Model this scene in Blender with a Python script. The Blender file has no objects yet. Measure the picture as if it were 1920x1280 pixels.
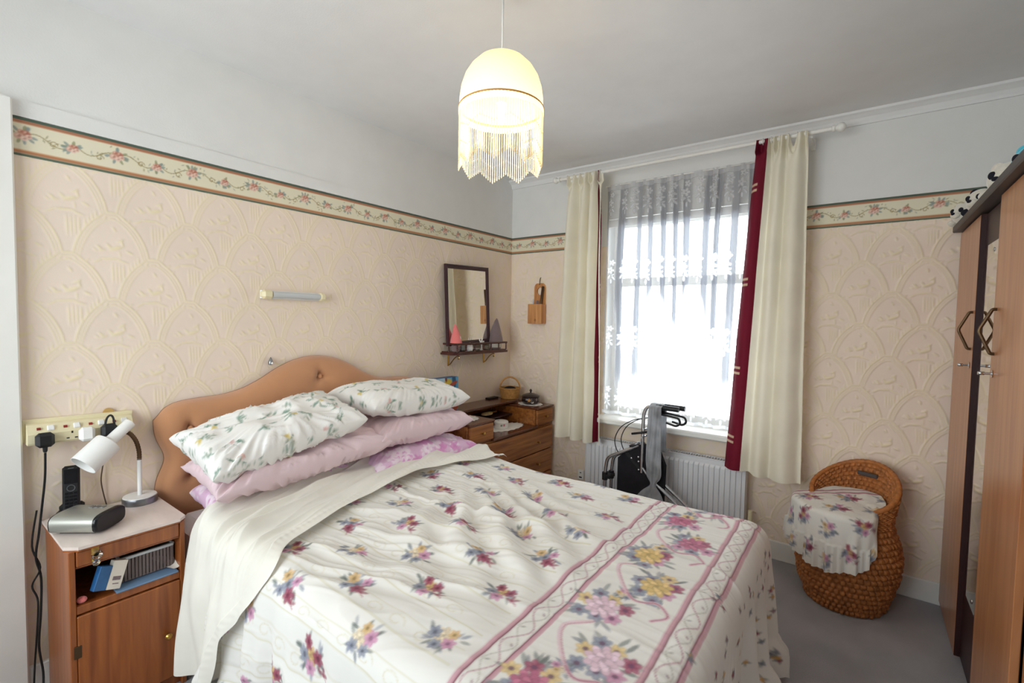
import bpy, math
import numpy as np
from mathutils import Matrix, Vector

S = bpy.context.scene
COL = S.collection
PI = math.pi

# ------------------------------------------------------------------ camera, world, light, exposure
def set_camera():
    f, yaw, pitch, roll = 884.795, -0.640491, -0.0464471, 0.0181118
    loc = Vector((2.30348, -3.06554, 1.35340))
    fw = Vector((math.sin(yaw)*math.cos(pitch), math.cos(yaw)*math.cos(pitch), math.sin(pitch)))
    r0 = Vector((math.cos(yaw), -math.sin(yaw), 0)); u0 = r0.cross(fw)
    r = r0*math.cos(roll)+u0*math.sin(roll); u = -r0*math.sin(roll)+u0*math.cos(roll)
    cd = bpy.data.cameras.new('camera'); cd.sensor_width = 36; cd.lens = f/1920*36; cd.clip_start = 0.02
    c = bpy.data.objects.new('camera', cd); COL.objects.link(c)
    c.matrix_world = Matrix(((r.x, u.x, -fw.x, loc.x), (r.y, u.y, -fw.y, loc.y), (r.z, u.z, -fw.z, loc.z), (0, 0, 0, 1)))
    S.camera = c
set_camera()

WORLD = 3.2
LAMP_W = 1.9
w = bpy.data.worlds.new('daylight'); S.world = w; w.use_nodes = True
w.node_tree.nodes['Background'].inputs[0].default_value = (0.93, 0.965, 1.0, 1)
w.node_tree.nodes['Background'].inputs[1].default_value = WORLD

def portal(name, loc, rot, sx, sy):
    l = bpy.data.lights.new(name, 'AREA'); l.shape = 'RECTANGLE'; l.size = sx; l.size_y = sy
    l.cycles.is_portal = True
    o = bpy.data.objects.new(name, l); COL.objects.link(o); o.location = loc; o.rotation_euler = rot
portal('window_daylight', (1.34, 0.20, 1.38), (-PI/2, 0, 0), 0.94, 1.38)
portal('rear_fill_portal', (1.05, -4.12, 1.425), (PI/2, 0, 0), 1.6, 1.65)  # guides sky light through the added fill window behind the camera

S.view_settings.view_transform = 'Standard'; S.view_settings.look = 'None'
S.view_settings.exposure = 1.45; S.view_settings.gamma = 1.0; S.view_settings.use_curve_mapping = False
S.cycles.max_bounces = 14; S.cycles.diffuse_bounces = 8; S.cycles.transparent_max_bounces = 24
S.cycles.glossy_bounces = 5; S.cycles.transmission_bounces = 8; S.cycles.sample_clamp_indirect = 6

# ------------------------------------------------------------------ helpers: colour, noise, canvas
def lin(c):
    c = np.asarray(c, float)/255.0
    return np.where(c <= 0.04045, c/12.92, ((c+0.055)/1.055)**2.4)
def rgba(c): return tuple(lin(c))+(1.0,)

def vnoise(x, y, seed=0):
    x = np.asarray(x, float); y = np.asarray(y, float)
    xi = np.floor(x).astype(np.int64); yi = np.floor(y).astype(np.int64)
    fx = x-xi; fy = y-yi
    fx = fx*fx*fx*(fx*(fx*6-15)+10); fy = fy*fy*fy*(fy*(fy*6-15)+10)
    def h(a, b):
        n = (a*374761393+b*668265263+seed*1442695041) & 0xffffffff
        n = ((n ^ (n >> 13))*1274126177) & 0xffffffff
        n = ((n ^ (n >> 16))*2246822519) & 0xffffffff
        return (n & 0xffff)/32767.5-1.0
    a = h(xi, yi); b = h(xi+1, yi); c = h(xi, yi+1); d = h(xi+1, yi+1)
    return (a*(1-fx)+b*fx)*(1-fy)+(c*(1-fx)+d*fx)*fy
def fbm(x, y, seed=0, o=3):
    s = 0; a = 1.0
    for i in range(o):
        s = s+a*vnoise(x*2**i, y*2**i, seed+i*17); a *= 0.5
    return s
def ridge(x, y, seed=0, o=2):
    s = 0; a = 1.0
    for i in range(o):
        s = s+a*(1-np.abs(vnoise(x*2**i, y*2**i, seed+i*31))*2); a *= 0.5
    return s
def smooth(a, b, x):
    t = np.clip((x-a)/(b-a), 0, 1); return t*t*(3-2*t)

class Canvas:
    """flat print (cloth and paper patterns), sampled at the vertices of a finely divided mesh"""
    def __init__(s, x0, y0, x1, y1, res, base):
        s.x0, s.y0, s.res = x0, y0, res
        s.n = int((x1-x0)/res)+2; s.m = int((y1-y0)/res)+2
        s.a = np.empty((s.m, s.n, 3)); s.a[:] = lin(base)
    def _win(s, x0, y0, x1, y1):
        i0 = max(0, int((x0-s.x0)/s.res)); i1 = min(s.n, int((x1-s.x0)/s.res)+2)
        j0 = max(0, int((y0-s.y0)/s.res)); j1 = min(s.m, int((y1-s.y0)/s.res)+2)
        if i1 <= i0 or j1 <= j0: return None
        X, Y = np.meshgrid(s.x0+np.arange(i0, i1)*s.res, s.y0+np.arange(j0, j1)*s.res)
        return (slice(j0, j1), slice(i0, i1)), X, Y
    def blend(s, sl, al, col):
        s.a[sl] = s.a[sl]*(1-al[..., None])+lin(col)*al[..., None]
    def ell(s, cx, cy, rx, ry, ang, col, al=1.0, soft=0.35):
        R = max(rx, ry)*1.3+s.res*2
        q = s._win(cx-R, cy-R, cx+R, cy+R)
        if q is None: return
        sl, X, Y = q; c, d = math.cos(ang), math.sin(ang)
        u = ((X-cx)*c+(Y-cy)*d)/rx; v = (-(X-cx)*d+(Y-cy)*c)/ry
        e = np.sqrt(u*u+v*v); f = max(soft, 1.2*s.res/min(rx, ry))
        s.blend(sl, al*np.clip((1+f/2-e)/f, 0, 1), col)
    def line(s, pts, wd, col, al=1.0):
        for (a, b), (c, d) in zip(pts[:-1], pts[1:]):
            q = s._win(min(a, c)-wd*2-s.res, min(b, d)-wd*2-s.res, max(a, c)+wd*2+s.res, max(b, d)+wd*2+s.res)
            if q is None: continue
            sl, X, Y = q; L = max((c-a)**2+(d-b)**2, 1e-12)
            t = np.clip(((X-a)*(c-a)+(Y-b)*(d-b))/L, 0, 1)
            e = np.hypot(X-a-t*(c-a), Y-b-t*(d-b))
            s.blend(sl, al*np.clip((wd/2+s.res*0.6-e)/(s.res*1.2), 0, 1), col)
    def vband(s, x, wd, col, al=1.0):      # stripe at constant x
        xs = s.x0+np.arange(s.n)*s.res
        k = al*np.clip((wd/2+s.res*0.6-np.abs(xs-x))/(s.res*1.2), 0, 1)
        s.a[:] = s.a*(1-k[None, :, None])+lin(col)*k[None, :, None]
    def hband(s, y, wd, col, al=1.0):
        ys = s.y0+np.arange(s.m)*s.res
        k = al*np.clip((wd/2+s.res*0.6-np.abs(ys-y))/(s.res*1.2), 0, 1)
        s.a[:] = s.a*(1-k[:, None, None])+lin(col)*k[:, None, None]
    def sample(s, X, Y):
        x = np.clip((np.asarray(X)-s.x0)/s.res, 0, s.n-1.001); y = np.clip((np.asarray(Y)-s.y0)/s.res, 0, s.m-1.001)
        i = x.astype(int); j = y.astype(int); fx = (x-i)[..., None]; fy = (y-j)[..., None]; A = s.a
        return (A[j, i]*(1-fx)+A[j, i+1]*fx)*(1-fy)+(A[j+1, i]*(1-fx)+A[j+1, i+1]*fx)*fy

# ------------------------------------------------------------------ helpers: materials
MATS = {}
def N(nt, t, **kw):
    n = nt.nodes.new(t)
    for k, v in kw.items(): setattr(n, k, v)
    return n
def mat(name, col=(200, 200, 200), rough=0.6, metal=0.0, var=0.08, scale=8.0, stretch=(1, 1, 1), bump=0.0, bscale=60.0,
        spec=0.4, attr=None, trans=0.0, sheen=0.0, emit=None, estr=0.0, alpha=None, coat=0.0):
    m = bpy.data.materials.new(name); m.use_nodes = True; nt = m.node_tree
    b = nt.nodes['Principled BSDF']; out = nt.nodes['Material Output']
    b.inputs['Roughness'].default_value = rough; b.inputs['Metallic'].default_value = metal
    b.inputs['Specular IOR Level'].default_value = spec
    if sheen: b.inputs['Sheen Weight'].default_value = sheen
    if coat: b.inputs['Coat Weight'].default_value = coat; b.inputs['Coat Roughness'].default_value = 0.15
    tc = N(nt, 'ShaderNodeTexCoord'); mp = N(nt, 'ShaderNodeMapping'); mp.inputs['Scale'].default_value = stretch
    nt.links.new(tc.outputs['Object'], mp.inputs['Vector'])
    no = N(nt, 'ShaderNodeTexNoise'); no.inputs['Scale'].default_value = scale; no.inputs['Detail'].default_value = 5
    nt.links.new(mp.outputs['Vector'], no.inputs['Vector'])
    rp = N(nt, 'ShaderNodeMapRange'); rp.inputs['From Min'].default_value = 0.3; rp.inputs['From Max'].default_value = 0.7
    rp.inputs['To Min'].default_value = 1-var; rp.inputs['To Max'].default_value = 1+var
    nt.links.new(no.outputs['Fac'], rp.inputs['Value'])
    mx = N(nt, 'ShaderNodeMix', data_type='RGBA', blend_type='MULTIPLY'); mx.inputs[0].default_value = 1.0
    if attr:
        at = N(nt, 'ShaderNodeAttribute', attribute_name=attr); nt.links.new(at.outputs['Color'], mx.inputs[6])
    else: mx.inputs[6].default_value = rgba(col)
    nt.links.new(rp.outputs['Result'], mx.inputs[7])
    nt.links.new(mx.outputs[2], b.inputs['Base Color'])
    if bump:
        n2 = N(nt, 'ShaderNodeTexNoise'); n2.inputs['Scale'].default_value = bscale; n2.inputs['Detail'].default_value = 3
        nt.links.new(mp.outputs['Vector'], n2.inputs['Vector'])
        bp = N(nt, 'ShaderNodeBump'); bp.inputs['Strength'].default_value = bump; bp.inputs['Distance'].default_value = 0.004
        nt.links.new(n2.outputs['Fac'], bp.inputs['Height']); nt.links.new(bp.outputs['Normal'], b.inputs['Normal'])
    if emit: b.inputs['Emission Color'].default_value = rgba(emit); b.inputs['Emission Strength'].default_value = estr
    if alpha is not None: b.inputs['Alpha'].default_value = alpha
    if trans:
        tr = N(nt, 'ShaderNodeBsdfTranslucent'); nt.links.new(mx.outputs[2], tr.inputs['Color'])
        ms = N(nt, 'ShaderNodeMixShader'); ms.inputs[0].default_value = trans
        nt.links.new(b.outputs[0], ms.inputs[1]); nt.links.new(tr.outputs[0], ms.inputs[2]); nt.links.new(ms.outputs[0], out.inputs[0])
    MATS[name] = m; return m
def wood(name, a, b_, axis=2, rough=0.35, scale=3.0, coat=0.25):
    m = bpy.data.materials.new(name); m.use_nodes = True; nt = m.node_tree
    b = nt.nodes['Principled BSDF']; b.inputs['Roughness'].default_value = rough
    b.inputs['Coat Weight'].default_value = coat; b.inputs['Coat Roughness'].default_value = 0.25
    tc = N(nt, 'ShaderNodeTexCoord'); mp = N(nt, 'ShaderNodeMapping')
    sc = [14.0, 14.0, 14.0]; sc[axis] = 0.9; mp.inputs['Scale'].default_value = sc
    nt.links.new(tc.outputs['Object'], mp.inputs['Vector'])
    no = N(nt, 'ShaderNodeTexNoise'); no.inputs['Scale'].default_value = scale; no.inputs['Detail'].default_value = 6; no.inputs['Distortion'].default_value = 0.6
    nt.links.new(mp.outputs['Vector'], no.inputs['Vector'])
    cr = N(nt, 'ShaderNodeValToRGB'); cr.color_ramp.elements[0].position = 0.32; cr.color_ramp.elements[1].position = 0.7
    cr.color_ramp.elements[0].color = rgba(a); cr.color_ramp.elements[1].color = rgba(b_)
    nt.links.new(no.outputs['Fac'], cr.inputs['Fac']); nt.links.new(cr.outputs['Color'], b.inputs['Base Color'])
    MATS[name] = m; return m
def glassy(name, col, rough=0.02, ior=1.45):
    m = bpy.data.materials.new(name); m.use_nodes = True; b = m.node_tree.nodes['Principled BSDF']
    b.inputs['Base Color'].default_value = rgba(col); b.inputs['Roughness'].default_value = rough
    b.inputs['Transmission Weight'].default_value = 1.0; b.inputs['IOR'].default_value = ior
    MATS[name] = m; return m

mat('paint_white', (226, 226, 226), 0.8, var=0.02, bump=0.12, bscale=180, spec=0.2)
mat('paint_wall', (222, 222, 220), 0.8, var=0.02, bump=0.1, bscale=160, spec=0.2)
mat('gloss_white', (232, 231, 226), 0.35, var=0.02)
mat('wallpaper', attr='print', rough=0.75, var=0.03, scale=5, bump=0.08, bscale=400, spec=0.25)
mat('border_paper', attr='print', rough=0.6, var=0.02, scale=5, spec=0.25)
mat('carpet', (164, 161, 165), 0.95, var=0.22, scale=2.2, bump=0.9, bscale=420, spec=0.1, sheen=0.3)
mat('cotton_print', attr='print', rough=0.8, var=0.02, spec=0.15, sheen=0.15, trans=0.12, bump=0.05, bscale=700)
mat('cotton_cream', (236, 233, 223), 0.75, var=0.03, spec=0.2, sheen=0.2, trans=0.1, bump=0.05, bscale=700)
mat('cotton_white', (236, 232, 228), 0.8, var=0.02, spec=0.15, bump=0.05, bscale=700)
mat('velour_tan', (190, 138, 100), 0.85, var=0.06, scale=6, spec=0.15, sheen=0.5, bump=0.2, bscale=500)
mat('curtain_cream', (242, 237, 220), 0.85, var=0.03, spec=0.12, trans=0.22, bump=0.25, bscale=600)
mat('curtain_maroon', attr='print', rough=0.7, var=0.05, spec=0.2, trans=0.08, bump=0.1, bscale=600)
mat('radiator_white', (218, 219, 222), 0.4, var=0.02)
mat('black_plastic', (24, 24, 26), 0.45, var=0.1)
mat('black_gloss', (18, 18, 22), 0.2, var=0.1)
mat('black_fabric', (34, 32, 36), 0.85, var=0.15, scale=20, bump=0.3, bscale=300, spec=0.2)
mat('white_plastic', (232, 232, 230), 0.35, var=0.02)
mat('cream_plastic', (226, 216, 180), 0.45, var=0.03)
mat('silver_plastic', (168, 168, 160), 0.32, metal=0.55, var=0.03)
mat('chrome', (205, 208, 212), 0.16, metal=1.0, var=0.03)
mat('steel_grey', (140, 142, 146), 0.3, metal=0.9, var=0.03)
mat('brass', (196, 156, 84), 0.28, metal=1.0, var=0.06)
mat('bronze', (98, 78, 58), 0.42, metal=0.9, var=0.06)
mat('marble_laminate', (222, 208, 200), 0.3, var=0.08, scale=9, stretch=(1, 3, 1))
mat('red_plastic', (140, 40, 36), 0.4)
mat('tube_grey', (196, 200, 202), 0.3, var=0.02)
mat('cable_brown', (92, 74, 58), 0.5)
mat('wicker', (168, 104, 52), 0.5, var=0.30, scale=45, bump=0.3, bscale=250)
mat('wicker_light', (190, 140, 78), 0.55, var=0.2, scale=60)
mat('lace', (235, 230, 224), 0.85, var=0.03)
mat('porcelain', (238, 236, 232), 0.15, var=0.01)
mat('plush_white', (226, 220, 206), 0.95, var=0.06, bump=0.9, bscale=160, sheen=0.6)
mat('plush_black', (30, 30, 42), 0.95, var=0.1, bump=0.8, bscale=160)
mat('plush_blue', (70, 190, 214), 0.95, var=0.12, bump=0.9, bscale=120, sheen=0.5)
mat('plush_pink', (238, 128, 126), 0.95, var=0.06, bump=0.7, bscale=200, sheen=0.5)
mat('plush_grey', (126, 108, 108), 0.95, var=0.1, bump=0.8, bscale=200, sheen=0.5)
mat('skin_pink', (222, 160, 140), 0.8)
mat('blue_paper', (110, 140, 172), 0.6)
mat('blue_card', (40, 90, 140), 0.4, var=0.2, scale=20)
mat('box_print', attr='print', rough=0.35, var=0.02)
mat('white_paper', (226, 218, 206), 0.6)
mat('grey_basket', (118, 104, 100), 0.55)
mat('dark_bowl', (40, 26, 26), 0.3, var=0.3, scale=30, coat=0.4)
mat('dark_cloth', (22, 24, 32), 0.9, bump=0.6, bscale=200)
mat('gold_print', attr='print', rough=0.35, var=0.05)
mat('scarf_grey', (176, 178, 182), 0.5, var=0.25, scale=14, trans=0.35, alpha=0.82)
mat('dark_edge', (72, 64, 62), 0.5, var=0.08)
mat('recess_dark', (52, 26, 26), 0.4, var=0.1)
mat('frame_purple', (58, 30, 38), 0.35, var=0.12, scale=20, coat=0.3)
mat('tan_plastic', (196, 160, 96), 0.5)
mat('nylon', (240, 226, 190), 0.5, var=0.03, trans=0.38)
wood('wood_dresser', (128, 74, 34), (182, 118, 60), 1, 0.28)
wood('wood_dresser_top', (80, 42, 28), (112, 62, 40), 1, 0.22)
wood('wood_bedside', (128, 66, 26), (164, 94, 42), 2, 0.35)
wood('wood_wardrobe', (164, 104, 62), (192, 134, 90), 2, 0.3, 2.0)
wood('wood_pine', (176, 112, 58), (214, 154, 92), 2, 0.45)
wood('wood_mahogany', (54, 22, 20), (88, 40, 32), 1, 0.3)
glassy('crystal', (235, 235, 228), 0.03, 1.5)
def mirror_mat():
    m = bpy.data.materials.new('mirror_glass'); m.use_nodes = True; b = m.node_tree.nodes['Principled BSDF']
    b.inputs['Base Color'].default_value = (0.86, 0.87, 0.83, 1); b.inputs['Metallic'].default_value = 1; b.inputs['Roughness'].default_value = 0.02
    MATS['mirror_glass'] = m
mirror_mat()
def pane_mat():
    m = bpy.data.materials.new('pane_glass'); m.use_nodes = True; nt = m.node_tree; nt.nodes.clear()
    o = N(nt, 'ShaderNodeOutputMaterial'); t = N(nt, 'ShaderNodeBsdfTransparent'); g = N(nt, 'ShaderNodeBsdfGlossy'); g.inputs['Roughness'].default_value = 0.02
    fr = N(nt, 'ShaderNodeFresnel'); ms = N(nt, 'ShaderNodeMixShader'); fr.inputs[0].default_value = 1.3
    t.inputs[0].default_value = (0.94, 0.96, 0.96, 1)
    nt.links.new(fr.outputs[0], ms.inputs[0]); nt.links.new(t.outputs[0], ms.inputs[1]); nt.links.new(g.outputs[0], ms.inputs[2]); nt.links.new(ms.outputs[0], o.inputs[0])
    MATS['pane_glass'] = m
pane_mat()
def net_mat():
    m = bpy.data.materials.new('net_lace'); m.use_nodes = True; nt = m.node_tree; nt.nodes.clear()
    o = N(nt, 'ShaderNodeOutputMaterial'); at = N(nt, 'ShaderNodeAttribute', attribute_name='print'); sp = N(nt, 'ShaderNodeSeparateColor')
    nt.links.new(at.outputs['Color'], sp.inputs[0])
    d = N(nt, 'ShaderNodeBsdfDiffuse'); tl = N(nt, 'ShaderNodeBsdfTranslucent'); t = N(nt, 'ShaderNodeBsdfTransparent')
    ra = N(nt, 'ShaderNodeMix', data_type='RGBA'); ra.inputs[6].default_value = (0.13, 0.145, 0.18, 1); ra.inputs[7].default_value = (0.86, 0.87, 0.9, 1)
    nt.links.new(sp.outputs['Green'], ra.inputs[0])
    d.inputs[0].default_value = (0.8, 0.8, 0.82, 1); nt.links.new(ra.outputs[2], tl.inputs[0])
    m1 = N(nt, 'ShaderNodeMixShader'); m1.inputs[0].default_value = 0.6
    nt.links.new(d.outputs[0], m1.inputs[1]); nt.links.new(tl.outputs[0], m1.inputs[2])
    m2 = N(nt, 'ShaderNodeMixShader'); nt.links.new(sp.outputs['Red'], m2.inputs[0])
    nt.links.new(t.outputs[0], m2.inputs[1]); nt.links.new(m1.outputs[0], m2.inputs[2]); nt.links.new(m2.outputs[0], o.inputs[0])
    MATS['net_lace'] = m
net_mat()

# ------------------------------------------------------------------ helpers: meshes
def link(name, me, material, parent=None, smooth=False):
    o = bpy.data.objects.new(name, me); COL.objects.link(o)
    if material is not None: me.materials.append(MATS[material] if isinstance(material, str) else material)
    if parent is not None: o.parent = parent
    if smooth: me.polygons.foreach_set('use_smooth', [True]*len(me.polygons))
    return o
def tag(o, label, cat, group=None, kind=None):
    if label: o['label'] = label
    if cat: o['category'] = cat
    if group: o['group'] = group
    if kind: o['kind'] = kind
    return o
def struct(o, label=None):
    o['kind'] = 'structure'
    if label: o['label'] = label
    return o
def thing(name, label, cat, loc=(0, 0, 0), group=None, rotz=0.0):
    o = bpy.data.objects.new(name, None); COL.objects.link(o); o.location = loc; o.rotation_euler = (0, 0, rotz); o.empty_display_size = 0.05
    return tag(o, label, cat, group)

class MB:
    def __init__(s): s.v = []; s.f = []; s.sm = []
    def add(s, v, f, sm=False):
        n = len(s.v); s.v += [tuple(p) for p in v]; s.f += [tuple(i+n for i in q) for q in f]; s.sm += [sm]*len(f); return s
    def box(s, x0, x1, y0, y1, z0, z1, b=0.0, M=None):
        c = ((x0+x1)/2, (y0+y1)/2, (z0+z1)/2); h = (abs(x1-x0)/2, abs(y1-y0)/2, abs(z1-z0)/2)
        b = min(b, min(h)*0.9); vs = []; fs = []
        if b <= 0:
            for i in range(8): vs.append((c[0]+h[0]*(1 if i & 1 else -1), c[1]+h[1]*(1 if i & 2 else -1), c[2]+h[2]*(1 if i & 4 else -1)))
            fs = [(0, 2, 3, 1), (4, 5, 7, 6), (0, 1, 5, 4), (2, 6, 7, 3), (0, 4, 6, 2), (1, 3, 7, 5)]
        else:
            idx = {}
            for i in range(8):
                sg = (1 if i & 1 else -1, 1 if i & 2 else -1, 1 if i & 4 else -1)
                for a in range(3):
                    idx[i, a] = len(vs)
                    vs.append(tuple(c[k]+sg[k]*(h[k] if k == a else h[k]-b) for k in range(3)))
            for a in range(3):
                o1, o2 = [k for k in range(3) if k != a]
                for sgn in (0, 1):
                    q = [(sgn << a) | (p << o1) | (r << o2) for p, r in ((0, 0), (1, 0), (1, 1), (0, 1))]
                    f = [idx[i, a] for i in q]
                    if (sgn == 1) != (a != 1): f.reverse()
                    fs.append(tuple(f))
            for a in range(3):          # edge chamfers parallel to axis a
                o1, o2 = [k for k in range(3) if k != a]
                for p in (0, 1):
                    for r in (0, 1):
                        i0 = (p << o1) | (r << o2); i1 = i0 | (1 << a)
                        fs.append((idx[i0, o1], idx[i1, o1], idx[i1, o2], idx[i0, o2]))
            for i in range(8): fs.append((idx[i, 0], idx[i, 1], idx[i, 2]))
        if M is not None: vs = [tuple(M @ Vector(p)) for p in vs]
        return s.add(vs, fs)
    def tube(s, pts, r, n=8, caps=True):
        pts = [Vector(p) for p in pts]; rs = r if hasattr(r, '__len__') else [r]*len(pts); rings = []
        t0 = (pts[1]-pts[0]).normalized(); up = Vector((0, 0, 1)) if abs(t0.z) < 0.9 else Vector((1, 0, 0))
        a = t0.cross(up).normalized()
        vs = []; fs = []
        for i, p in enumerate(pts):
            t = (pts[min(i+1, len(pts)-1)]-pts[max(i-1, 0)]).normalized()
            a = (a-t*a.dot(t)).normalized(); b = t.cross(a)
            for k in range(n):
                th = 2*PI*k/n; vs.append(p+(a*math.cos(th)+b*math.sin(th))*rs[i])
        for i in range(len(pts)-1):
            for k in range(n):
                fs.append((i*n+k, i*n+(k+1) % n, (i+1)*n+(k+1) % n, (i+1)*n+k))
        s.add(vs, fs, True)
        if caps:
            s.add([vs[k] for k in range(n)], [tuple(range(n-1, -1, -1))]); s.add([vs[-n+k] for k in range(n)], [tuple(range(n))])
        return s
    def lathe(s, prof, n=24, c=(0, 0, 0), M=None):
        vs = []; fs = []
        for r, z in prof:
            for k in range(n):
                th = 2*PI*k/n; vs.append(Vector((r*math.cos(th), r*math.sin(th), z)))
        m = len(prof)
        for i in range(m-1):
            for k in range(n): fs.append((i*n+k, i*n+(k+1) % n, (i+1)*n+(k+1) % n, (i+1)*n+k))
        if M is not None: vs = [M @ p for p in vs]
        vs = [p+Vector(c) for p in vs]
        s.add(vs, fs, True)
        if prof[0][0] > 1e-5: s.add(vs[:n], [tuple(range(n-1, -1, -1))])
        if prof[-1][0] > 1e-5: s.add(vs[-n:], [tuple(range(n))])
        return s
    def ball(s, c, r, n=16, m=10, M=None):
        rr = r if hasattr(r, '__len__') else (r, r, r); vs = []; fs = []
        for i in range(m+1):
            ph = PI*i/m
            for k in range(n):
                th = 2*PI*k/n; p = Vector((rr[0]*math.sin(ph)*math.cos(th), rr[1]*math.sin(ph)*math.sin(th), -rr[2]*math.cos(ph)))
                if M is not None: p = M @ p
                vs.append(p+Vector(c))
        for i in range(m):
            for k in range(n): fs.append((i*n+k, i*n+(k+1) % n, (i+1)*n+(k+1) % n, (i+1)*n+k))
        return s.add(vs, fs, True)
    def prism(s, poly, axis, a, b):
        n = len(poly); vs = []
        for h in (a, b):
            for p in poly:
                q = [0, 0, 0]; o = [k for k in range(3) if k != axis]; q[axis] = h; q[o[0]], q[o[1]] = p; vs.append(tuple(q))
        fs = [tuple(range(n-1, -1, -1)), tuple(range(n, 2*n))]+[(i, (i+1) % n, n+(i+1) % n, n+i) for i in range(n)]
        return s.add(vs, fs)
    def build(s, name, material, parent=None):
        me = bpy.data.meshes.new(name); me.from_pydata(s.v, [], s.f)
        me.polygons.foreach_set('use_smooth', s.sm); me.validate(); me.update()
        import bmesh
        bm = bmesh.new(); bm.from_mesh(me); bmesh.ops.remove_doubles(bm, verts=bm.verts, dist=1e-6)
        bmesh.ops.recalc_face_normals(bm, faces=bm.faces)
        for e in bm.edges:
            if len(e.link_faces) == 2 and e.calc_face_angle(0.0) > 0.75: e.smooth = False
        bm.to_mesh(me); bm.free()
        return link(name, me, material, parent)

def grid(name, P, material, parent=None, colour=None, wrap=False, flip=False, smooth=True):
    """mesh from an (m, n, 3) array of points; colour is an (m, n, 3) linear print"""
    P = np.asarray(P, float); m, n = P.shape[:2]
    me = bpy.data.meshes.new(name); V = P.reshape(-1, 3)
    ii, jj = np.meshgrid(np.arange(m-1), np.arange(n if wrap else n-1), indexing='ij')
    a = ii*n+jj; b = ii*n+(jj+1) % n; c = (ii+1)*n+(jj+1) % n; d = (ii+1)*n+jj
    F = np.stack([a, b, c, d] if not flip else [d, c, b, a], -1).reshape(-1, 4)
    return raw(name, V, F, material, parent, None if colour is None else np.asarray(colour).reshape(-1, 3), smooth)
def raw(name, V, F, material, parent=None, colour=None, smooth=True):
    V = np.asarray(V, np.float32); F = np.asarray(F, np.int32)
    me = bpy.data.meshes.new(name); k = F.shape[1]
    me.vertices.add(len(V)); me.vertices.foreach_set('co', V.ravel())
    me.loops.add(F.size); me.loops.foreach_set('vertex_index', F.ravel())
    me.polygons.add(len(F)); me.polygons.foreach_set('loop_start', np.arange(0, F.size, k, dtype=np.int32))
    me.polygons.foreach_set('use_smooth', np.full(len(F), smooth))
    if colour is not None:
        at = me.attributes.new('print', 'FLOAT_COLOR', 'POINT')
        at.data.foreach_set('color', np.concatenate([colour, np.ones((len(V), 1))], 1).astype(np.float32).ravel())
    me.update(calc_edges=True); me.validate()
    return link(name, me, material, parent)
def arc(pts, n=6):
    """smooth a polyline (Catmull-Rom)"""
    P = [Vector(p) for p in pts]; out = []
    for i in range(len(P)-1):
        p0 = P[max(i-1, 0)]; p1 = P[i]; p2 = P[i+1]; p3 = P[min(i+2, len(P)-1)]
        for k in range(n):
            t = k/n; out.append(0.5*((2*p1)+(p2-p0)*t+(2*p0-5*p1+4*p2-p3)*t*t+(3*p1-p0-3*p2+p3)*t**3))
    out.append(P[-1]); return out
def bendy(pts, r=0.03, n=5):
    """polyline with rounded corners, as bent tubing"""
    P = [Vector(p) for p in pts]; out = [P[0]]
    for i in range(1, len(P)-1):
        a = (P[i-1]-P[i]); b = (P[i+1]-P[i]); d = min(r, a.length*0.45, b.length*0.45)
        s_ = P[i]+a.normalized()*d; e = P[i]+b.normalized()*d
        for k in range(n+1):
            t = k/n; out.append(s_*(1-t)**2+P[i]*2*t*(1-t)+e*t*t)
    out.append(P[-1]); return out
def copy_part(o, parent, loc=None):
    c = o.copy(); COL.objects.link(c); c.parent = parent
    if loc is not None: c.location = loc
    return c

# ================================================================== THE ROOM
RX, BY, CH = 3.20, -4.10, 2.45          # right wall, back wall, ceiling height
ZB0, ZB1 = 1.875, 2.004                 # wallpaper border
WX0, WX1, WZ0, WZ1 = 0.845, 1.81, 0.69, 2.06

def boxobj(name, material, *a, parent=None, b=0.0): return MB().box(*a, b=b).build(name, material, parent)

struct(boxobj('floor', 'carpet', -0.1, RX+0.1, BY-0.1, 0.3, -0.1, 0.0), 'grey pile carpet covering the bedroom floor')
struct(boxobj('ceiling', 'paint_white', -0.1, RX+0.1, BY-0.1, 0.3, CH, CH+0.1), 'flat white painted ceiling')
wl = struct(MB().box(-0.12, 0, BY, 0.3, 0, CH).build('wall_left', 'paint_wall'), 'headboard wall, white above a papered lower part')
fw_ = MB()
fw_.box(0, WX0, 0, 0.27, 0, CH); fw_.box(WX1, RX, 0, 0.27, 0, CH); fw_.box(WX0, WX1, 0, 0.27, 0, WZ0); fw_.box(WX0, WX1, 0, 0.27, WZ1, CH)
wf = struct(fw_.build('wall_far', 'paint_wall'), 'window wall, white above a papered lower part')
struct(boxobj('wall_right', 'paint_wall', RX, RX+0.12, BY, 0.27, 0, CH), 'plain wall behind the wardrobe')
bw = MB(); X0, X1, Z0, Z1 = 0.25, 1.85, 0.60, 2.25
bw.box(-0.12, X0, BY-0.15, BY, 0, CH); bw.box(X1, RX+0.12, BY-0.15, BY, 0, CH); bw.box(X0, X1, BY-0.15, BY, 0, Z0); bw.box(X0, X1, BY-0.15, BY, Z1, CH)
struct(bw.build('wall_back', 'paint_wall'), 'wall behind the photographer, opened for an added fill window')
w2 = MB()  # unseen window, added behind the camera to let in fill light
w2.box(X0, X1, BY-0.1, BY-0.06, Z0, Z0+0.05); w2.box(X0, X1, BY-0.1, BY-0.06, Z1-0.05, Z1)
w2.box(X0, X0+0.05, BY-0.1, BY-0.06, Z0, Z1); w2.box(X1-0.05, X1, BY-0.1, BY-0.06, Z0, Z1); w2.box(1.02, 1.08, BY-0.1, BY-0.06, Z0, Z1)
w2o = struct(w2.build('added_fill_window', 'gloss_white'), 'unseen window added behind the photographer for fill light')
boxobj('pane', 'pane_glass', X0+0.03, X1-0.03, BY-0.085, BY-0.08, Z0+0.03, Z1-0.03, parent=w2o)

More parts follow.
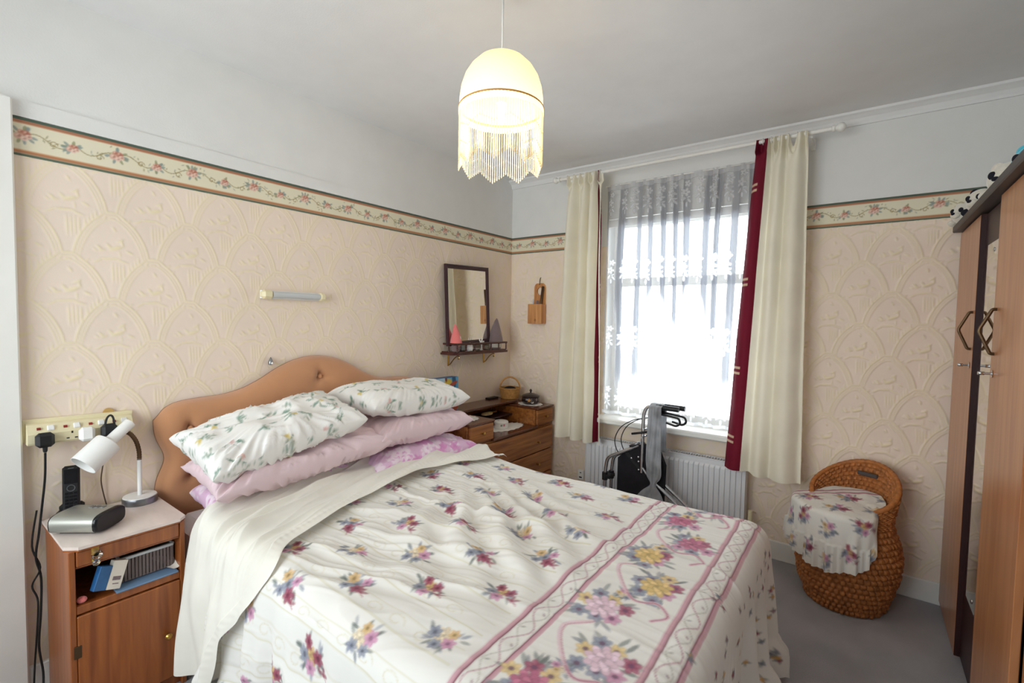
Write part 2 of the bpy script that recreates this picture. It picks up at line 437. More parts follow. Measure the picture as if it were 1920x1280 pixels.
# ---- embossed arch wallpaper -------------------------------------------------
PX, PZ = 0.2535, 0.325
def relief_tile():
    n, m = 170, 216
    X, Z = np.meshgrid((np.arange(n)/n-0.5)*PX, (np.arange(m)/m-0.5)*PZ)
    Hh = np.zeros_like(X)
    def half(d, W): u = np.clip(d/0.20, 0, 1); return W*(1-(1-u)**2.0)**0.66
    def blob(cx, cz, rx, rz, ang, k):
        nonlocal Hh
        c, s_ = math.cos(ang), math.sin(ang); u = ((LX-cx)*c+(LZ-cz)*s_)/rx; v = (-(LX-cx)*s_+(LZ-cz)*c)/rz
        Hh = np.maximum(Hh, np.where(inside, k*np.clip(1.25-(u*u+v*v), 0, 1), 0))
    arches = []
    for r in range(3, -4, -1):
        for q in range(-2, 3):
            arches.append((q*PX+(0 if r % 2 == 0 else PX/2), r*PZ/2))
    for cx, cz in arches:
        LX = X-cx; d = cz-Z; LZ = -d
        wd = half(d, 0.118); inn = half(d-0.031, 0.097)
        inside = (d > 0) & (np.abs(LX) < wd) & (d < 0.30)
        if not inside.any(): continue
        Hh = np.where(inside, 0.0, Hh)
        t = np.clip((np.abs(LX)-inn)/np.maximum(wd-inn, 1e-4), 0, 1)
        band = inside & ((np.abs(LX) > inn) | (d < 0.031))
        t = np.where(d < 0.031, np.maximum(t, 1-d/0.031), t)
        prof = 0.85*np.exp(-((t-0.10)/0.085)**2)+0.8*np.exp(-((t-0.45)/0.085)**2)+1.0*np.exp(-((t-0.84)/0.12)**2)
        fade = np.clip((0.20-d)/0.04, 0, 1)
        Hh = np.where(band, prof*(0.35+0.65*fade), Hh)
        # comb rays beside the legs of the arch
        rays = inside & (d > 0.085) & (d < 0.19) & (np.abs(LX) < inn) & (LX < -0.05)
        inside = inside & (np.abs(LX) < inn*0.97) & (d > 0.03)
        # bird, twigs and leaves inside the arch
        blob(0.006, -0.066, 0.0045, 0.011, 0.5, 0.8)
        blob(0.024, -0.108, 0.014, 0.004, 0.5, 1.0); blob(0.030, -0.118, 0.004, 0.014, 0.25, 0.9)
        blob(0.010, -0.137, 0.024, 0.008, 0.35, 1.0); blob(-0.010, -0.132, 0.006, 0.014, 0.7, 0.8)
        blob(-0.038, -0.140, 0.005, 0.013, 0.8, 0.9); blob(-0.030, -0.148, 0.013, 0.004, 0.3, 0.8); blob(-0.050, -0.148, 0.009, 0.004, -0.7, 0.7)
        blob(0.052, -0.150, 0.014, 0.005, -0.5, 0.8); blob(0.022, -0.160, 0.003, 0.014, 0.1, 0.7)
        blob(-0.008, -0.178, 0.034, 0.0045, 0.08, 0.9); blob(0.030, -0.186, 0.022, 0.004, -0.35, 0.8); blob(-0.044, -0.188, 0.018, 0.004, 0.5, 0.8)
        for k in range(4): blob(0.000+0.011*k, -0.232, 0.0032, 0.040, 0.03, 0.85)
        for k in range(4): blob(0.050+0.010*k, -0.225+0.012*k, 0.003, 0.026, 0.0, 0.9)
        blob(-0.060, -0.215, 0.012, 0.004, 0.9, 0.7); blob(-0.075, -0.19, 0.010, 0.004, 0.4, 0.7)
    K = np.array([0.25, 0.5, 0.25])
    for ax in (0, 1): Hh = K[0]*np.roll(Hh, 1, ax)+K[1]*Hh+K[2]*np.roll(Hh, -1, ax)
    return Hh
TILE = relief_tile()
def relief(u, z):
    """u horizontal (m), z height (m); arch apex at u = 0, z = 0"""
    m, n = TILE.shape
    x = ((u/PX+0.5) % 1.0)*n; y = ((z/PZ+0.5) % 1.0)*m
    i = np.floor(x).astype(int) % n; j = np.floor(y).astype(int) % m; fx = x-np.floor(x); fy = y-np.floor(y); i1 = (i+1) % n; j1 = (j+1) % m
    return (TILE[j, i]*(1-fx)+TILE[j, i1]*fx)*(1-fy)+(TILE[j1, i]*(1-fx)+TILE[j1, i1]*fx)*fy
def paper(u, z, seed):
    h = relief(u, z)
    g = lin((233, 216, 201)); t = lin((232, 218, 186))
    k = np.clip(h*1.1, 0, 1)[..., None]; tone = (1+0.03*fbm(u*1.3, z*1.3, seed))[..., None]
    return h, (g*(1-k)+t*k)*tone
def wallpaper(name, axis, a, b, z0, z1, parent, u0, zc, res, wob=0.0):
    n = int((b-a)/res)+1; m = int((z1-z0)/res)+1
    A, Z = np.meshgrid(np.linspace(a, b, n), np.linspace(z0, z1, m))
    h, c = paper(A-u0, Z-zc, 5)
    D = 0.0006+(0.0019 if axis == 0 else 0.0062)*h
    e = np.minimum(np.minimum(A-a, b-A), np.minimum(Z-z0, z1-Z)); D = np.where(e < 0.001, 0.0, D)
    P = np.stack([D, A, Z], -1) if axis == 0 else np.stack([A, -D, Z], -1)
    return grid(name, P, 'wallpaper', parent, c, flip=(axis == 1) ^ (axis == 0) ^ (axis == 1))
wallpaper('wallpaper_panel', 0, -2.785, 0.0, 0.10, ZB0+0.002, wl, -2.021, 1.734, 0.0040)
wallpaper('wallpaper_panel', 1, 0.0, WX0-0.0, 0.10, ZB0+0.002, wf, 2.407, 1.858, 0.007)
wallpaper('wallpaper_panel', 1, WX1+0.0, 2.75, 0.10, ZB0+0.002, wf, 2.407, 1.858, 0.0045)
wallpaper('wallpaper_panel', 1, WX0, WX1, 0.10, WZ0-0.005, wf, 2.407, 1.858, 0.02)

# ---- floral border ------------------------------------------------------------
def border_canvas(L):
    H = ZB1-ZB0; c = Canvas(0, 0, L, H, 0.0016, (222, 216, 192)); rng = np.random.default_rng(4)
    for y, wd, col in ((H-0.005, 0.011, (80, 98, 86)), (H-0.0155, 0.009, (168, 112, 84)), (H-0.0205, 0.003, (196, 150, 116)),
                       (0.004, 0.009, (90, 106, 90)), (0.014, 0.010, (176, 122, 88)), (0.0195, 0.003, (200, 156, 110))):
        c.hband(y, wd, col)
    k = 0
    x = 0.03
    while x < L+0.1:
        big = k % 2 == 0; cy = H*0.5+(0.006 if big else -0.003)
        pts = [(x+t*0.125, H*0.5+0.017*math.sin(t*PI*2+(0 if big else 2.2))*(1-0.3*t)) for t in np.linspace(0, 1, 16)]
        c.line(pts, 0.003, (154, 138, 88), 0.9)
        for t in range(10):
            u = rng.uniform(0.15, 0.9); px = x+u*0.125; py = H*0.5+0.02*math.sin(u*6.28+(0 if big else 2.2))+rng.uniform(-0.02, 0.02)
            c.ell(px, py, rng.uniform(0.003, 0.007), 0.002, rng.uniform(0, 3.1), (140, 128, 84) if t % 2 else (150, 158, 140), 0.75)
        sp = [(x+0.075+0.012*math.cos(a)*(1-a/9), cy-0.012+0.012*math.sin(a)*(1-a/9)) for a in np.linspace(0, 6.5, 18)]
        c.line(sp, 0.0026, (156, 136, 84), 0.9)
        R = 0.026 if big else 0.020
        for t in range(9):
            a = rng.uniform(0, 6.28); c.ell(x+R*1.05*math.cos(a), cy+R*0.85*math.sin(a), 0.010, 0.0045, a, (136, 150, 146) if t % 3 else (146, 148, 112), 0.85)
        for dx, dy, r, col in ((0.008, 0.006, 0.012, (186, 122, 104)), (-0.010, -0.006, 0.012, (212, 172, 156)), (0.014, -0.004, 0.009, (218, 180, 164)), (-0.004, 0.009, 0.009, (196, 140, 120)), (0.003, -0.012, 0.009, (222, 192, 178))):
            s_ = 1.0 if big else 0.8
            c.ell(x+dx*s_, cy+dy*s_, r*s_, r*0.85*s_, 0, col, 0.95); c.ell(x+dx*s_+0.002, cy+dy*s_+0.001, r*0.45*s_, r*0.35*s_, 0.5, (160, 92, 78), 0.55)
            c.ell(x+dx*s_-0.003, cy+dy*s_+0.003, r*0.4*s_, r*0.25*s_, 0.8, (238, 208, 190), 0.6)
        x += 0.125; k += 1
    return c
BC = border_canvas(2.9)
def border(axis, a, b, parent, off):
    n = int((b-a)/0.003)+1; m = 44
    A, Z = np.meshgrid(np.linspace(a, b, n), np.linspace(ZB0, ZB1, m)); e = np.minimum(Z-ZB0, ZB1-Z)
    D = np.where(e < 1e-4, 0.0, 0.0038); U = (A-a+off) if axis == 1 else (A-a+off)
    P = np.stack([D, A, Z], -1) if axis == 0 else np.stack([A, -D, Z], -1)
    grid('wallpaper_border', P, 'border_paper', parent, BC.sample(U, Z-ZB0))
border(0, -2.785, 0.0, wl, 0.005)
border(1, 0.0, 0.75, wf, 0.08); border(1, 1.86, 2.75, wf, 0.073)

# thin painted ledge above the border, cove, skirting
struct(boxobj('trim_1', 'paint_wall', 0, 0.007, -2.785, 0, ZB1, ZB1+0.055), 'flat painted strip above the wallpaper border on the headboard wall')
struct(boxobj('trim_2', 'paint_wall', 0.007, RX, -0.007, 0, ZB1, ZB1+0.05), 'flat painted strip above the wallpaper border on the window wall')
cv = MB(); prof = [(0.0, CH)]+[(-0.05+0.05*math.sin(t), CH-0.05*math.cos(t)*1.0) for t in ()]
pts = [(0, CH), (-0.055, CH), (-0.053, CH-0.012), (-0.04, CH-0.018), (-0.022, CH-0.03), (-0.013, CH-0.046), (-0.010, CH-0.06), (0, CH-0.06)]
cv.prism(pts, 0, 0.0, RX); struct(cv.build('trim_3', 'paint_white'), 'narrow cove where the ceiling meets the window wall')
struct(boxobj('baseboard_far', 'gloss_white', 0.0, 2.66, -0.018, 0, 0, 0.108, b=0.004), 'white skirting board under the window wall')
struct(boxobj('baseboard_left', 'gloss_white', 0, 0.018, -2.785, -0.018, 0, 0.108, b=0.004), 'white skirting board along the headboard wall')
# door on the headboard wall near the camera: architrave and leaf
d1 = struct(boxobj('door_1', 'gloss_white', 0, 0.012, -3.62, -2.87, 0.005, 2.0), 'white door beside the bedside cabinet')
boxobj('door_frame', 'gloss_white', 0, 0.03, -2.87, -2.785, 0.0, 2.055, parent=d1, b=0.005)
boxobj('door_frame', 'gloss_white', 0, 0.03, -3.70, -2.87, 1.985, 2.055, parent=d1, b=0.005)
boxobj('door_frame', 'gloss_white', 0, 0.03, -3.70, -3.62, 0.0, 2.055, parent=d1, b=0.005)

# ---- window -------------------------------------------------------------------
w1 = MB(); yf0, yf1 = 0.10, 0.16
w1.box(WX0, WX0+0.055, yf0, yf1, WZ0, WZ1); w1.box(WX1-0.055, WX1, yf0, yf1, WZ0, WZ1)
w1.box(WX0+0.055, WX1-0.055, yf0, yf1, WZ0, WZ0+0.06); w1.box(WX0+0.055, WX1-0.055, yf0, yf1, WZ1-0.05, WZ1)
w1o = struct(w1.build('window_1', 'gloss_white'), 'white framed window behind the net curtain')
boxobj('transom', 'gloss_white', WX0+0.055, WX1-0.055, yf0-0.005, yf1, 1.60, 1.66, parent=w1o, b=0.006)
boxobj('pane', 'pane_glass', WX0+0.05, WX1-0.05, 0.128, 0.132, WZ0+0.05, 1.605, parent=w1o)
boxobj('pane', 'pane_glass', WX0+0.05, WX1-0.05, 0.128, 0.132, 1.655, WZ1-0.045, parent=w1o)
boxobj('window_sill', 'gloss_white', 0.80, 1.83, -0.128, 0.10, 0.655, 0.693, parent=w1o, b=0.008)

# ================================================================== BED
BC_Y, HW, LX = -1.705, 0.705, 2.055
ZT = 0.585
bed = thing('double_bed', 'double bed with a scalloped tan buttoned headboard', 'bed', (1.0, BC_Y, 0))
def local(o, parent=None):
    """o was built in world coordinates: keep it in place under its parent"""
    p = o.parent
    if p is not None: o.matrix_parent_inverse = Matrix.LocRotScale(p.location, p.rotation_euler, None).inverted()
    return o
def headboard():
    n, m = 190, 110
    U, V = np.meshgrid(np.linspace(-1, 1, n), np.linspace(0, 1, m)); c = -1.715; hw = 0.70
    a = np.abs(U)*hw
    xs = np.array([0, 0.05, 0.12, 0.2, 0.28, 0.36, 0.44, 0.52, 0.60, 0.65, 0.685, 0.70])
    zs = np.array([1.150, 1.147, 1.132, 1.098, 1.050, 1.014, 0.997, 0.994, 0.990, 0.976, 0.945, 0.905])
    zt = np.interp(a, xs, zs); K = np.ones(7)/7
    zt = np.apply_along_axis(lambda r: np.convolve(np.pad(r, 3, mode='edge'), K, 'valid'), 1, zt)
    Z = 0.22+(zt-0.22)*V
    wst = 1-0.05*np.exp(-((Z-0.76)/0.07)**2)
    Y = c+U*hw*wst
    ed = (1-np.abs(U)**22)**0.5*(1-np.abs(V)**18)**0.5
    D = 0.02+0.075*ed
    for by, bz in ((-1.715, 1.045), (-2.30, 0.875), (-1.13, 0.875), (-2.29, 0.69), (-1.14, 0.69), (-1.715, 0.80)):
        r2 = (Y-by)**2+(Z-bz)**2; ang = np.arctan2(Z-bz, Y-by)
        D -= 0.030*np.exp(-r2/0.00055)+0.012*np.exp(-r2/0.004)*(1+0.5*np.cos(3*ang+1))
    P = np.stack([D, Y, Z], -1)
    F = np.stack([np.full_like(D, 0.012), Y, Z], -1)
    o = grid('headboard', P, 'velour_tan', bed); local(o)
    o2 = grid('headboard_backing', F, 'velour_tan', bed, flip=True); local(o2)
    for by, bz in ((-1.715, 1.045), (-2.30, 0.875), (-2.29, 0.69)):
        b = MB().ball((0.068, by, bz), (0.006, 0.012, 0.012), 12, 6).build('button', 'velour_tan', o); b.matrix_parent_inverse = o.matrix_world.inverted()
headboard()
local(MB().box(0.12, 2.0, BC_Y-0.675, BC_Y+0.675, 0.07, 0.33, b=0.01).build('divan_base', 'cotton_cream', bed))
local(MB().box(0.115, 2.0, BC_Y-0.68, BC_Y+0.68, 0.33, 0.553, b=0.04).build('mattress', 'cotton_white', bed))
for sx in (0.3, 1.8):
    for sy in (-0.55, 0.55): local(MB().lathe([(0.022, 0), (0.026, 0.02), (0.026, 0.07)], 12, (sx, BC_Y+sy, 0)).build('castor', 'black_plastic', bed))

# ---- bedspread print ------------------------------------------------------------
def flower(c, x, y, r, col, dark, rng, n=6):
    a0 = rng.uniform(0, 6)
    for k in range(n):
        a = a0+k*2*PI/n; c.ell(x+0.55*r*math.cos(a), y+0.55*r*math.sin(a), 0.52*r, 0.36*r, a, col, 0.85, 0.5)
        c.ell(x+0.75*r*math.cos(a), y+0.75*r*math.sin(a), 0.2*r, 0.12*r, a, tuple(min(255, q+28) for q in col), 0.6, 0.5)
    c.ell(x, y, 0.3*r, 0.3*r, 0, dark, 0.85, 0.5)
def peony(c, x, y, r, col, rng):
    dk = tuple(int(q*0.82) for q in col); lt = tuple(min(255, q+22) for q in col)
    for ring, rr in ((9, 0.78), (7, 0.52), (5, 0.26)):
        for k in range(ring):
            a = k*2*PI/ring+rr*5
            c.ell(x+rr*r*math.cos(a), y+rr*r*math.sin(a), 0.34*r, 0.27*r, a, dk, 0.85, 0.3)
            c.ell(x+(rr+0.06)*r*math.cos(a), y+(rr+0.06)*r*math.sin(a), 0.27*r, 0.20*r, a, lt if k % 2 else col, 0.9, 0.4)
    c.ell(x, y, 0.16*r, 0.16*r, 0, dk, 0.8)
def bunch(c, x, y, s, rng, kind):
    blue, burg, och, pink, leaf, cream = (140, 145, 162), (150, 66, 92), (210, 176, 124), (202, 144, 176), (112, 120, 116), (232, 216, 188)
    for k in range(13):
        a = rng.uniform(0, 6.28); d = rng.uniform(0.55, 1.0)*s
        c.ell(x+d*math.cos(a), y+0.75*d*math.sin(a), 0.22*s, 0.075*s, a+rng.uniform(-.5, .5), leaf if k % 3 else blue, rng.uniform(0.5, 0.9), 0.5)
    sets = [[(0, 0, .36, blue), (-.42, .25, .3, och), (.38, -.3, .34, burg), (.36, .3, .26, pink), (-.3, -.38, .26, blue)],
            [(-.1, .05, .38, cream), (.4, .05, .32, pink), (-.45, -.2, .3, blue), (.15, -.42, .28, blue), (.1, .42, .24, och)],
            [(0, .05, .34, och), (-.4, -.1, .32, blue), (.42, .1, .3, burg), (0, -.42, .3, pink), (-.2, .42, .26, burg)]][kind % 3]
    ra = rng.uniform(0, 6.28) if kind > 2 else rng.uniform(-.5, .5); cr, sr = math.cos(ra), math.sin(ra)
    for dx, dy, r, col in sets:
        (peony if r > .33 and col in (cream, och) else flower)(c, x+s*(dx*cr-dy*sr), y+s*(dx*sr+dy*cr), r*s, col, *((rng,) if r > .33 and col in (cream, och) else (tuple(int(q*0.7) for q in col), rng)))
    if kind % 3 != 1:          # ribbon bow
        bx, by = x+s*(.75*cr+.45*sr), y+s*(.75*sr-.45*cr)
        for a in (0.4, 1.6, 2.7): c.ell(bx+.16*s*math.cos(ra+a), by+.16*s*math.sin(ra+a), .22*s, .08*s, ra+a, burg, 0.75, 0.5)
        c.line([(bx, by), (bx+.3*s*cr, by+.3*s*sr-.15*s)], 0.004, (170, 84, 110), 0.7)
def sprig(c, x, y, s, rng):
    a = rng.uniform(0, 6.28); col = [(150, 60, 84), (120, 126, 140), (206, 160, 96), (140, 110, 120)][rng.integers(4)]
    for k in range(3): c.ell(x+s*.6*math.cos(a+k*1.3), y+s*.6*math.sin(a+k*1.3), s*.5, s*.24, a+k*1.3, (120, 128, 122), 0.7, 0.6)
    for k in range(3): c.ell(x+s*.25*math.cos(a+2+k*2), y+s*.25*math.sin(a+2+k*2), s*.42, s*.32, a+k, col, 0.75, 0.6)
def lattice_band(c, x, wd, t0, t1):
    for dx in (-wd/2, wd/2):
        c.vband(x+dx+(-0.006 if dx < 0 else 0.006), 0.015, (206, 150, 166), 0.85)
        c.vband(x+dx, 0.004, (122, 42, 66), 0.95)
    t = t0
    while t < t1:
        pts = [(x+(wd*0.34)*math.sin(q*2*PI), t+q*0.14) for q in np.linspace(0, 1, 14)]
        c.line(pts, 0.0035, (186, 128, 146), 0.7); c.line([(2*x-a, b) for a, b in pts], 0.0028, (190, 186, 176), 0.8)
        c.ell(x-0.008, t+0.035, 0.006, 0.003, 0.6, (150, 150, 140), 0.7); c.ell(x+0.008, t+0.105, 0.006, 0.003, 2.2, (160, 130, 140), 0.7)
        t += 0.14
def ribbon(c, pts, rng):
    P = [(v.x, v.y) for v in arc([(a, b, 0) for a, b in pts], 8)]
    c.line(P, 0.012, (232, 204, 212), 0.6); c.line(P[:len(P)//2], 0.004, (186, 110, 134), 0.7); c.line([(a+0.005, b) for a, b in P[len(P)//3:]], 0.003, (196, 130, 150), 0.7)
def spread_canvas():
    c = Canvas(0.4, -1.35, 2.75, 1.35, 0.0026, (238, 236, 231)); rng = np.random.default_rng(11)
    # faint stripes with scrolls along the bed, on the head side
    t = -1.30; k = 0
    while t < 1.3:
        c.line([(0.4, t), (1.60, t)], 0.004, (214, 208, 176), 0.8); c.line([(0.4, t+0.05), (1.60, t+0.05)], 0.003, (218, 212, 184), 0.7)
        x = 0.4
        while x < 1.55:
            c.line([(x+0.03*math.cos(a)*(1-a/9), t+0.025+0.02*math.sin(a)*(1-a/9)) for a in np.linspace(0, 6, 12)], 0.003, (220, 214, 188), 0.7); x += 0.09
        t += 0.112; k += 1
    for r in range(-12, 13):          # staggered rows of posies
        for q in range(-1, 4):
            x = 0.837+q*0.345+(0 if r % 2 else 0.1725); t = r*0.112-0.012
            if 0.45 < x < 1.60: bunch(c, x, t+0.0, 0.062, rng, (r*2+q) % 3)
    lattice_band(c, 1.665, 0.055, -1.3, 1.3); lattice_band(c, 1.985, 0.055, -1.3, 1.3)
    t = -1.25; k = 0
    while t < 1.3:                    # large bouquets and ribbons between the two bands
        for bx, bt, kk in ((1.775, t, k), (1.862, t+0.17, k+1)):
            for q in range(16):
                a = rng.uniform(0, 6.28); d = rng.uniform(0.06, 0.092)
                c.ell(bx+0.85*d*math.cos(a), bt+d*math.sin(a), 0.022, 0.006, a+rng.uniform(-.4, .4), (116, 124, 122) if q % 3 else (150, 152, 160), rng.uniform(.5, .85), 0.5)
            for q in range(7):
                a = q*0.9+kk; d = 0.05+0.012*math.sin(q*2.1)
                flower(c, bx+d*math.cos(a), bt+1.1*d*math.sin(a), 0.024, [(150, 154, 172), (206, 150, 180), (166, 84, 112), (222, 196, 140), (140, 146, 164)][(q+kk) % 5], (118, 84, 110), rng, 6)
            peony(c, bx, bt, 0.042, [(236, 206, 220), (226, 196, 132), (196, 118, 146)][kk % 3], rng)
        bunch(c, 1.80, t+0.09, 0.035, rng, 4)
        ribbon(c, [(1.90, t+0.02), (1.93, t+0.06), (1.89, t+0.10), (1.83, t+0.08), (1.76, t+0.15), (1.73, t+0.22), (1.78, t+0.27), (1.80, t+0.33)], rng)
        t += 0.34; k += 1
    for i in range(520):
        x = rng.uniform(2.05, 2.72); t = rng.uniform(-1.3, 1.3)
        if (i*7919) % 3: sprig(c, round(x/0.075)*0.075+0.018*math.sin(i), round(t/0.085)*0.085+0.02*math.cos(i*3), 0.013, rng)
    return c
SPC = spread_canvas()
def drape(s, t, r, zt, flare=0.02):
    """arc-length coordinates (s along the bed, t across) to a cloth lying over the mattress"""
    ax = np.maximum(0, s-(LX-r)); ay = np.maximum(0, np.abs(t)-(HW-r)); sg = np.sign(t)
    d = (ax**4+ay**4)**0.25; h = np.hypot(ax, ay)+1e-9; ex, ey = ax/h, ay/h
    q = r*PI/2; th = np.minimum(d, q)/r
    out = r*np.sin(th)+flare*np.maximum(0, d-q); down = r*(1-np.cos(th))+np.maximum(0, d-q)
    X = np.minimum(s, LX-r)+ex*out; Y = BC_Y+sg*(np.minimum(np.abs(t), HW-r)+ey*out); Z = zt-down
    return X, Y, Z, ex, sg*ey, down, d
def top_wrinkles(s, t):
    a = 0.18; u = s*math.cos(a)+t*math.sin(a); v = -s*math.sin(a)+t*math.cos(a)
    wv = v+0.05*fbm(s*2.2, t*2.2, 3)
    big = ridge(u*0.9, wv*7.0, 21, 2)
    mask = 0.35+0.65*smooth(-0.3, 0.5, fbm(s*1.7, t*1.4, 8, 2))
    h = 0.0125*big*mask+0.009*fbm(s*2.0, t*2.4, 9, 2)+0.0042*ridge(u*3.0, wv*22, 33, 2)*mask
    # a fan of deeper creases in the middle of the bed
    k = np.exp(-((s-1.30)/0.33)**2-((t-0.05)/0.40)**2)
    ang = np.arctan2(t-0.55, s-0.55); h = h+0.017*k*np.sin(ang*42+3*fbm(s*3, t*3, 5))
    return h
def bedspread():
    r = 0.085; dm = r*PI/2+(ZT-0.045-r)
    s = np.linspace(0.50, LX-r+dm, 560); t = np.linspace(-(HW-r+dm), HW-r+dm, 640)
    Sg, T = np.meshgrid(s, t, indexing='ij')
    crown = 0.016*(1-(T/HW)**2).clip(0, 1)
    X, Y, Z, ex, ey, down, d = drape(Sg, T, r, ZT)
    hang = smooth(0.03, 0.25, down)
    wr = top_wrinkles(Sg, T)
    peri = np.where(np.abs(ex) > np.abs(ey), T, Sg)+0.5*np.arctan2(np.abs(ey), np.abs(ex)+1e-6)*0.3
    fold = 0.026*np.sin(peri*34+2.2*vnoise(peri*5, peri*0, 3))+0.010*np.sin(peri*71+1.0)
    fold = fold*hang*(0.35+0.65*smooth(0.1, 0.5, down))+0.004*np.sin(peri*160)*smooth(0.42, 0.50, down)
    soft = 1-hang
    X = X+ex*(fold+wr*0.6*hang); Y = Y+ey*(fold+wr*0.6*hang); Z = Z+(wr+crown)*soft
    frill = smooth(0.40, 0.46, down); X += ex*0.035*frill; Y += ey*0.02*frill
    Z = np.maximum(Z, 0.012+0.01*vnoise(peri*30, peri*0, 2))
    P = np.stack([X, Y, Z], -1)
    o = grid('bedspread', P, 'cotton_print', None, SPC.sample(Sg, T))
    return tag(o, 'white floral bedspread with pink striped bands spread over the double bed', 'bedspread')
bedspread()
def cream_sheet():
    r = 0.085; ns, nt = 190, 420; drop = 0.50
    t = np.linspace(-(HW-r+r*PI/2+drop-r), HW-r+0.06, nt); u = np.linspace(0, 1, ns)
    Ug, T = np.meshgrid(u, t, indexing='ij')
    tk = np.array([-1.25, -0.95, -0.78, -0.68, -0.60, -0.33, 0.14, 0.54, 0.85])
    s1 = np.array([0.66, 0.72, 0.88, 0.95, 0.84, 0.745, 0.665, 0.745, 0.78])
    s0 = np.array([0.40, 0.39, 0.39, 0.38, 0.34, 0.34, 0.36, 0.37, 0.40])
    S1 = np.interp(T, tk, s1); S0 = np.interp(T, tk, s0)
    K = np.ones(21)/21
    S1 = np.apply_along_axis(lambda q: np.convolve(np.pad(q, 10, mode='edge'), K, 'valid'), 1, S1)
    Sg = S0+(S1-S0)*Ug+0.006*vnoise(T*9, T*0, 5)*Ug
    X, Y, Z, ex, ey, down, d = drape(Sg, T, r, ZT+0.017)
    hang = smooth(0.03, 0.22, down)
    wv = Sg+0.25*T
    h = 0.026*ridge(T*1.3+Sg*2.0, wv*9, 51, 2)*np.sin(Ug*PI)**0.5+0.008*fbm(Sg*5, T*4, 52, 2)+0.009*ridge(T*3.5+Sg*6, wv*17, 57, 2)*np.sin(Ug*PI)
    h = h+0.020*(1-(T/HW)**2).clip(0, 1)
    hem = smooth(0.86, 0.88, Ug)*(0.006+0.0007*np.sin(T*260)*(1-smooth(0.9, 1.0, Ug)))       # gathered turned-back hem
    rise = 0.035*np.exp(-((Ug-0.08)/0.12)**2)
    pk = Sg; fold = (0.022*np.sin(pk*30+1.5*np.sin(T*3)+0.4)+0.012*np.sin(pk*57+T*4))*hang*smooth(0.0, 0.4, down)
    X = X+0*ex; Y = Y+ey*(0.016*hang+fold+hem*hang+0.02*hang); Z = Z+(h+hem+rise+0.012)*(1-hang)
    Z = np.maximum(Z, 0.02)
    o = grid('top_sheet', np.stack([X, Y, Z], -1), 'cotton_cream', None)
    return tag(o, 'creased cream sheet folded back below the pillows', 'sheet')
cream_sheet()

# ---- pillows ----------------------------------------------------------------------
def pillow_canvas(kind, seed):
    c = Canvas(-0.48, -0.36, 0.48, 0.36, 0.003, {'white': (242, 241, 238), 'pink': (230, 206, 212), 'lilac': (228, 192, 220)}[kind]); rng = np.random.default_rng(seed)
    if kind == 'white':
        for k in range(63):
            x, y = (k % 9-4)*0.105+rng.uniform(-.03, .03)+(0.05 if (k//9) % 2 else 0), (k//9-3)*0.105+rng.uniform(-.025, .025)
            a = rng.uniform(0, 6.28)
            c.line([(x, y), (x+0.045*math.cos(a), y+0.045*math.sin(a))], 0.003, (120, 150, 130), 0.8)
            for q in range(6):
                b = a+rng.uniform(-1.6, 1.6); d = rng.uniform(0.008, 0.04)
                c.ell(x+d*math.cos(b), y+d*math.sin(b), 0.014, 0.0045, b+rng.uniform(-.6, .6), (108, 146, 128) if q % 3 else (150, 160, 140), 0.85, 0.5)
            if k % 2 == 0:
                for q in range(4): c.ell(x-0.012*math.cos(a)+rng.uniform(-.008, .008), y-0.012*math.sin(a)+rng.uniform(-.008, .008), 0.009, 0.006, q, (224, 186, 180) if k % 4 else (216, 196, 120), 0.8, 0.5)
    elif kind == 'lilac':
        for k in range(60):
            x, y, r = rng.uniform(-.4, .4), rng.uniform(-.3, .3), rng.uniform(0.025, 0.055); a0 = rng.uniform(0, 6)
            for q in range(6): c.ell(x+.6*r*math.cos(a0+q*1.047), y+.6*r*math.sin(a0+q*1.047), .5*r, .34*r, a0+q*1.047, (246, 232, 242) if k % 3 else (222, 150, 204), 0.85, 0.3)
            c.ell(x, y, .22*r, .22*r, 0, (214, 140, 196), 0.7)
    return c
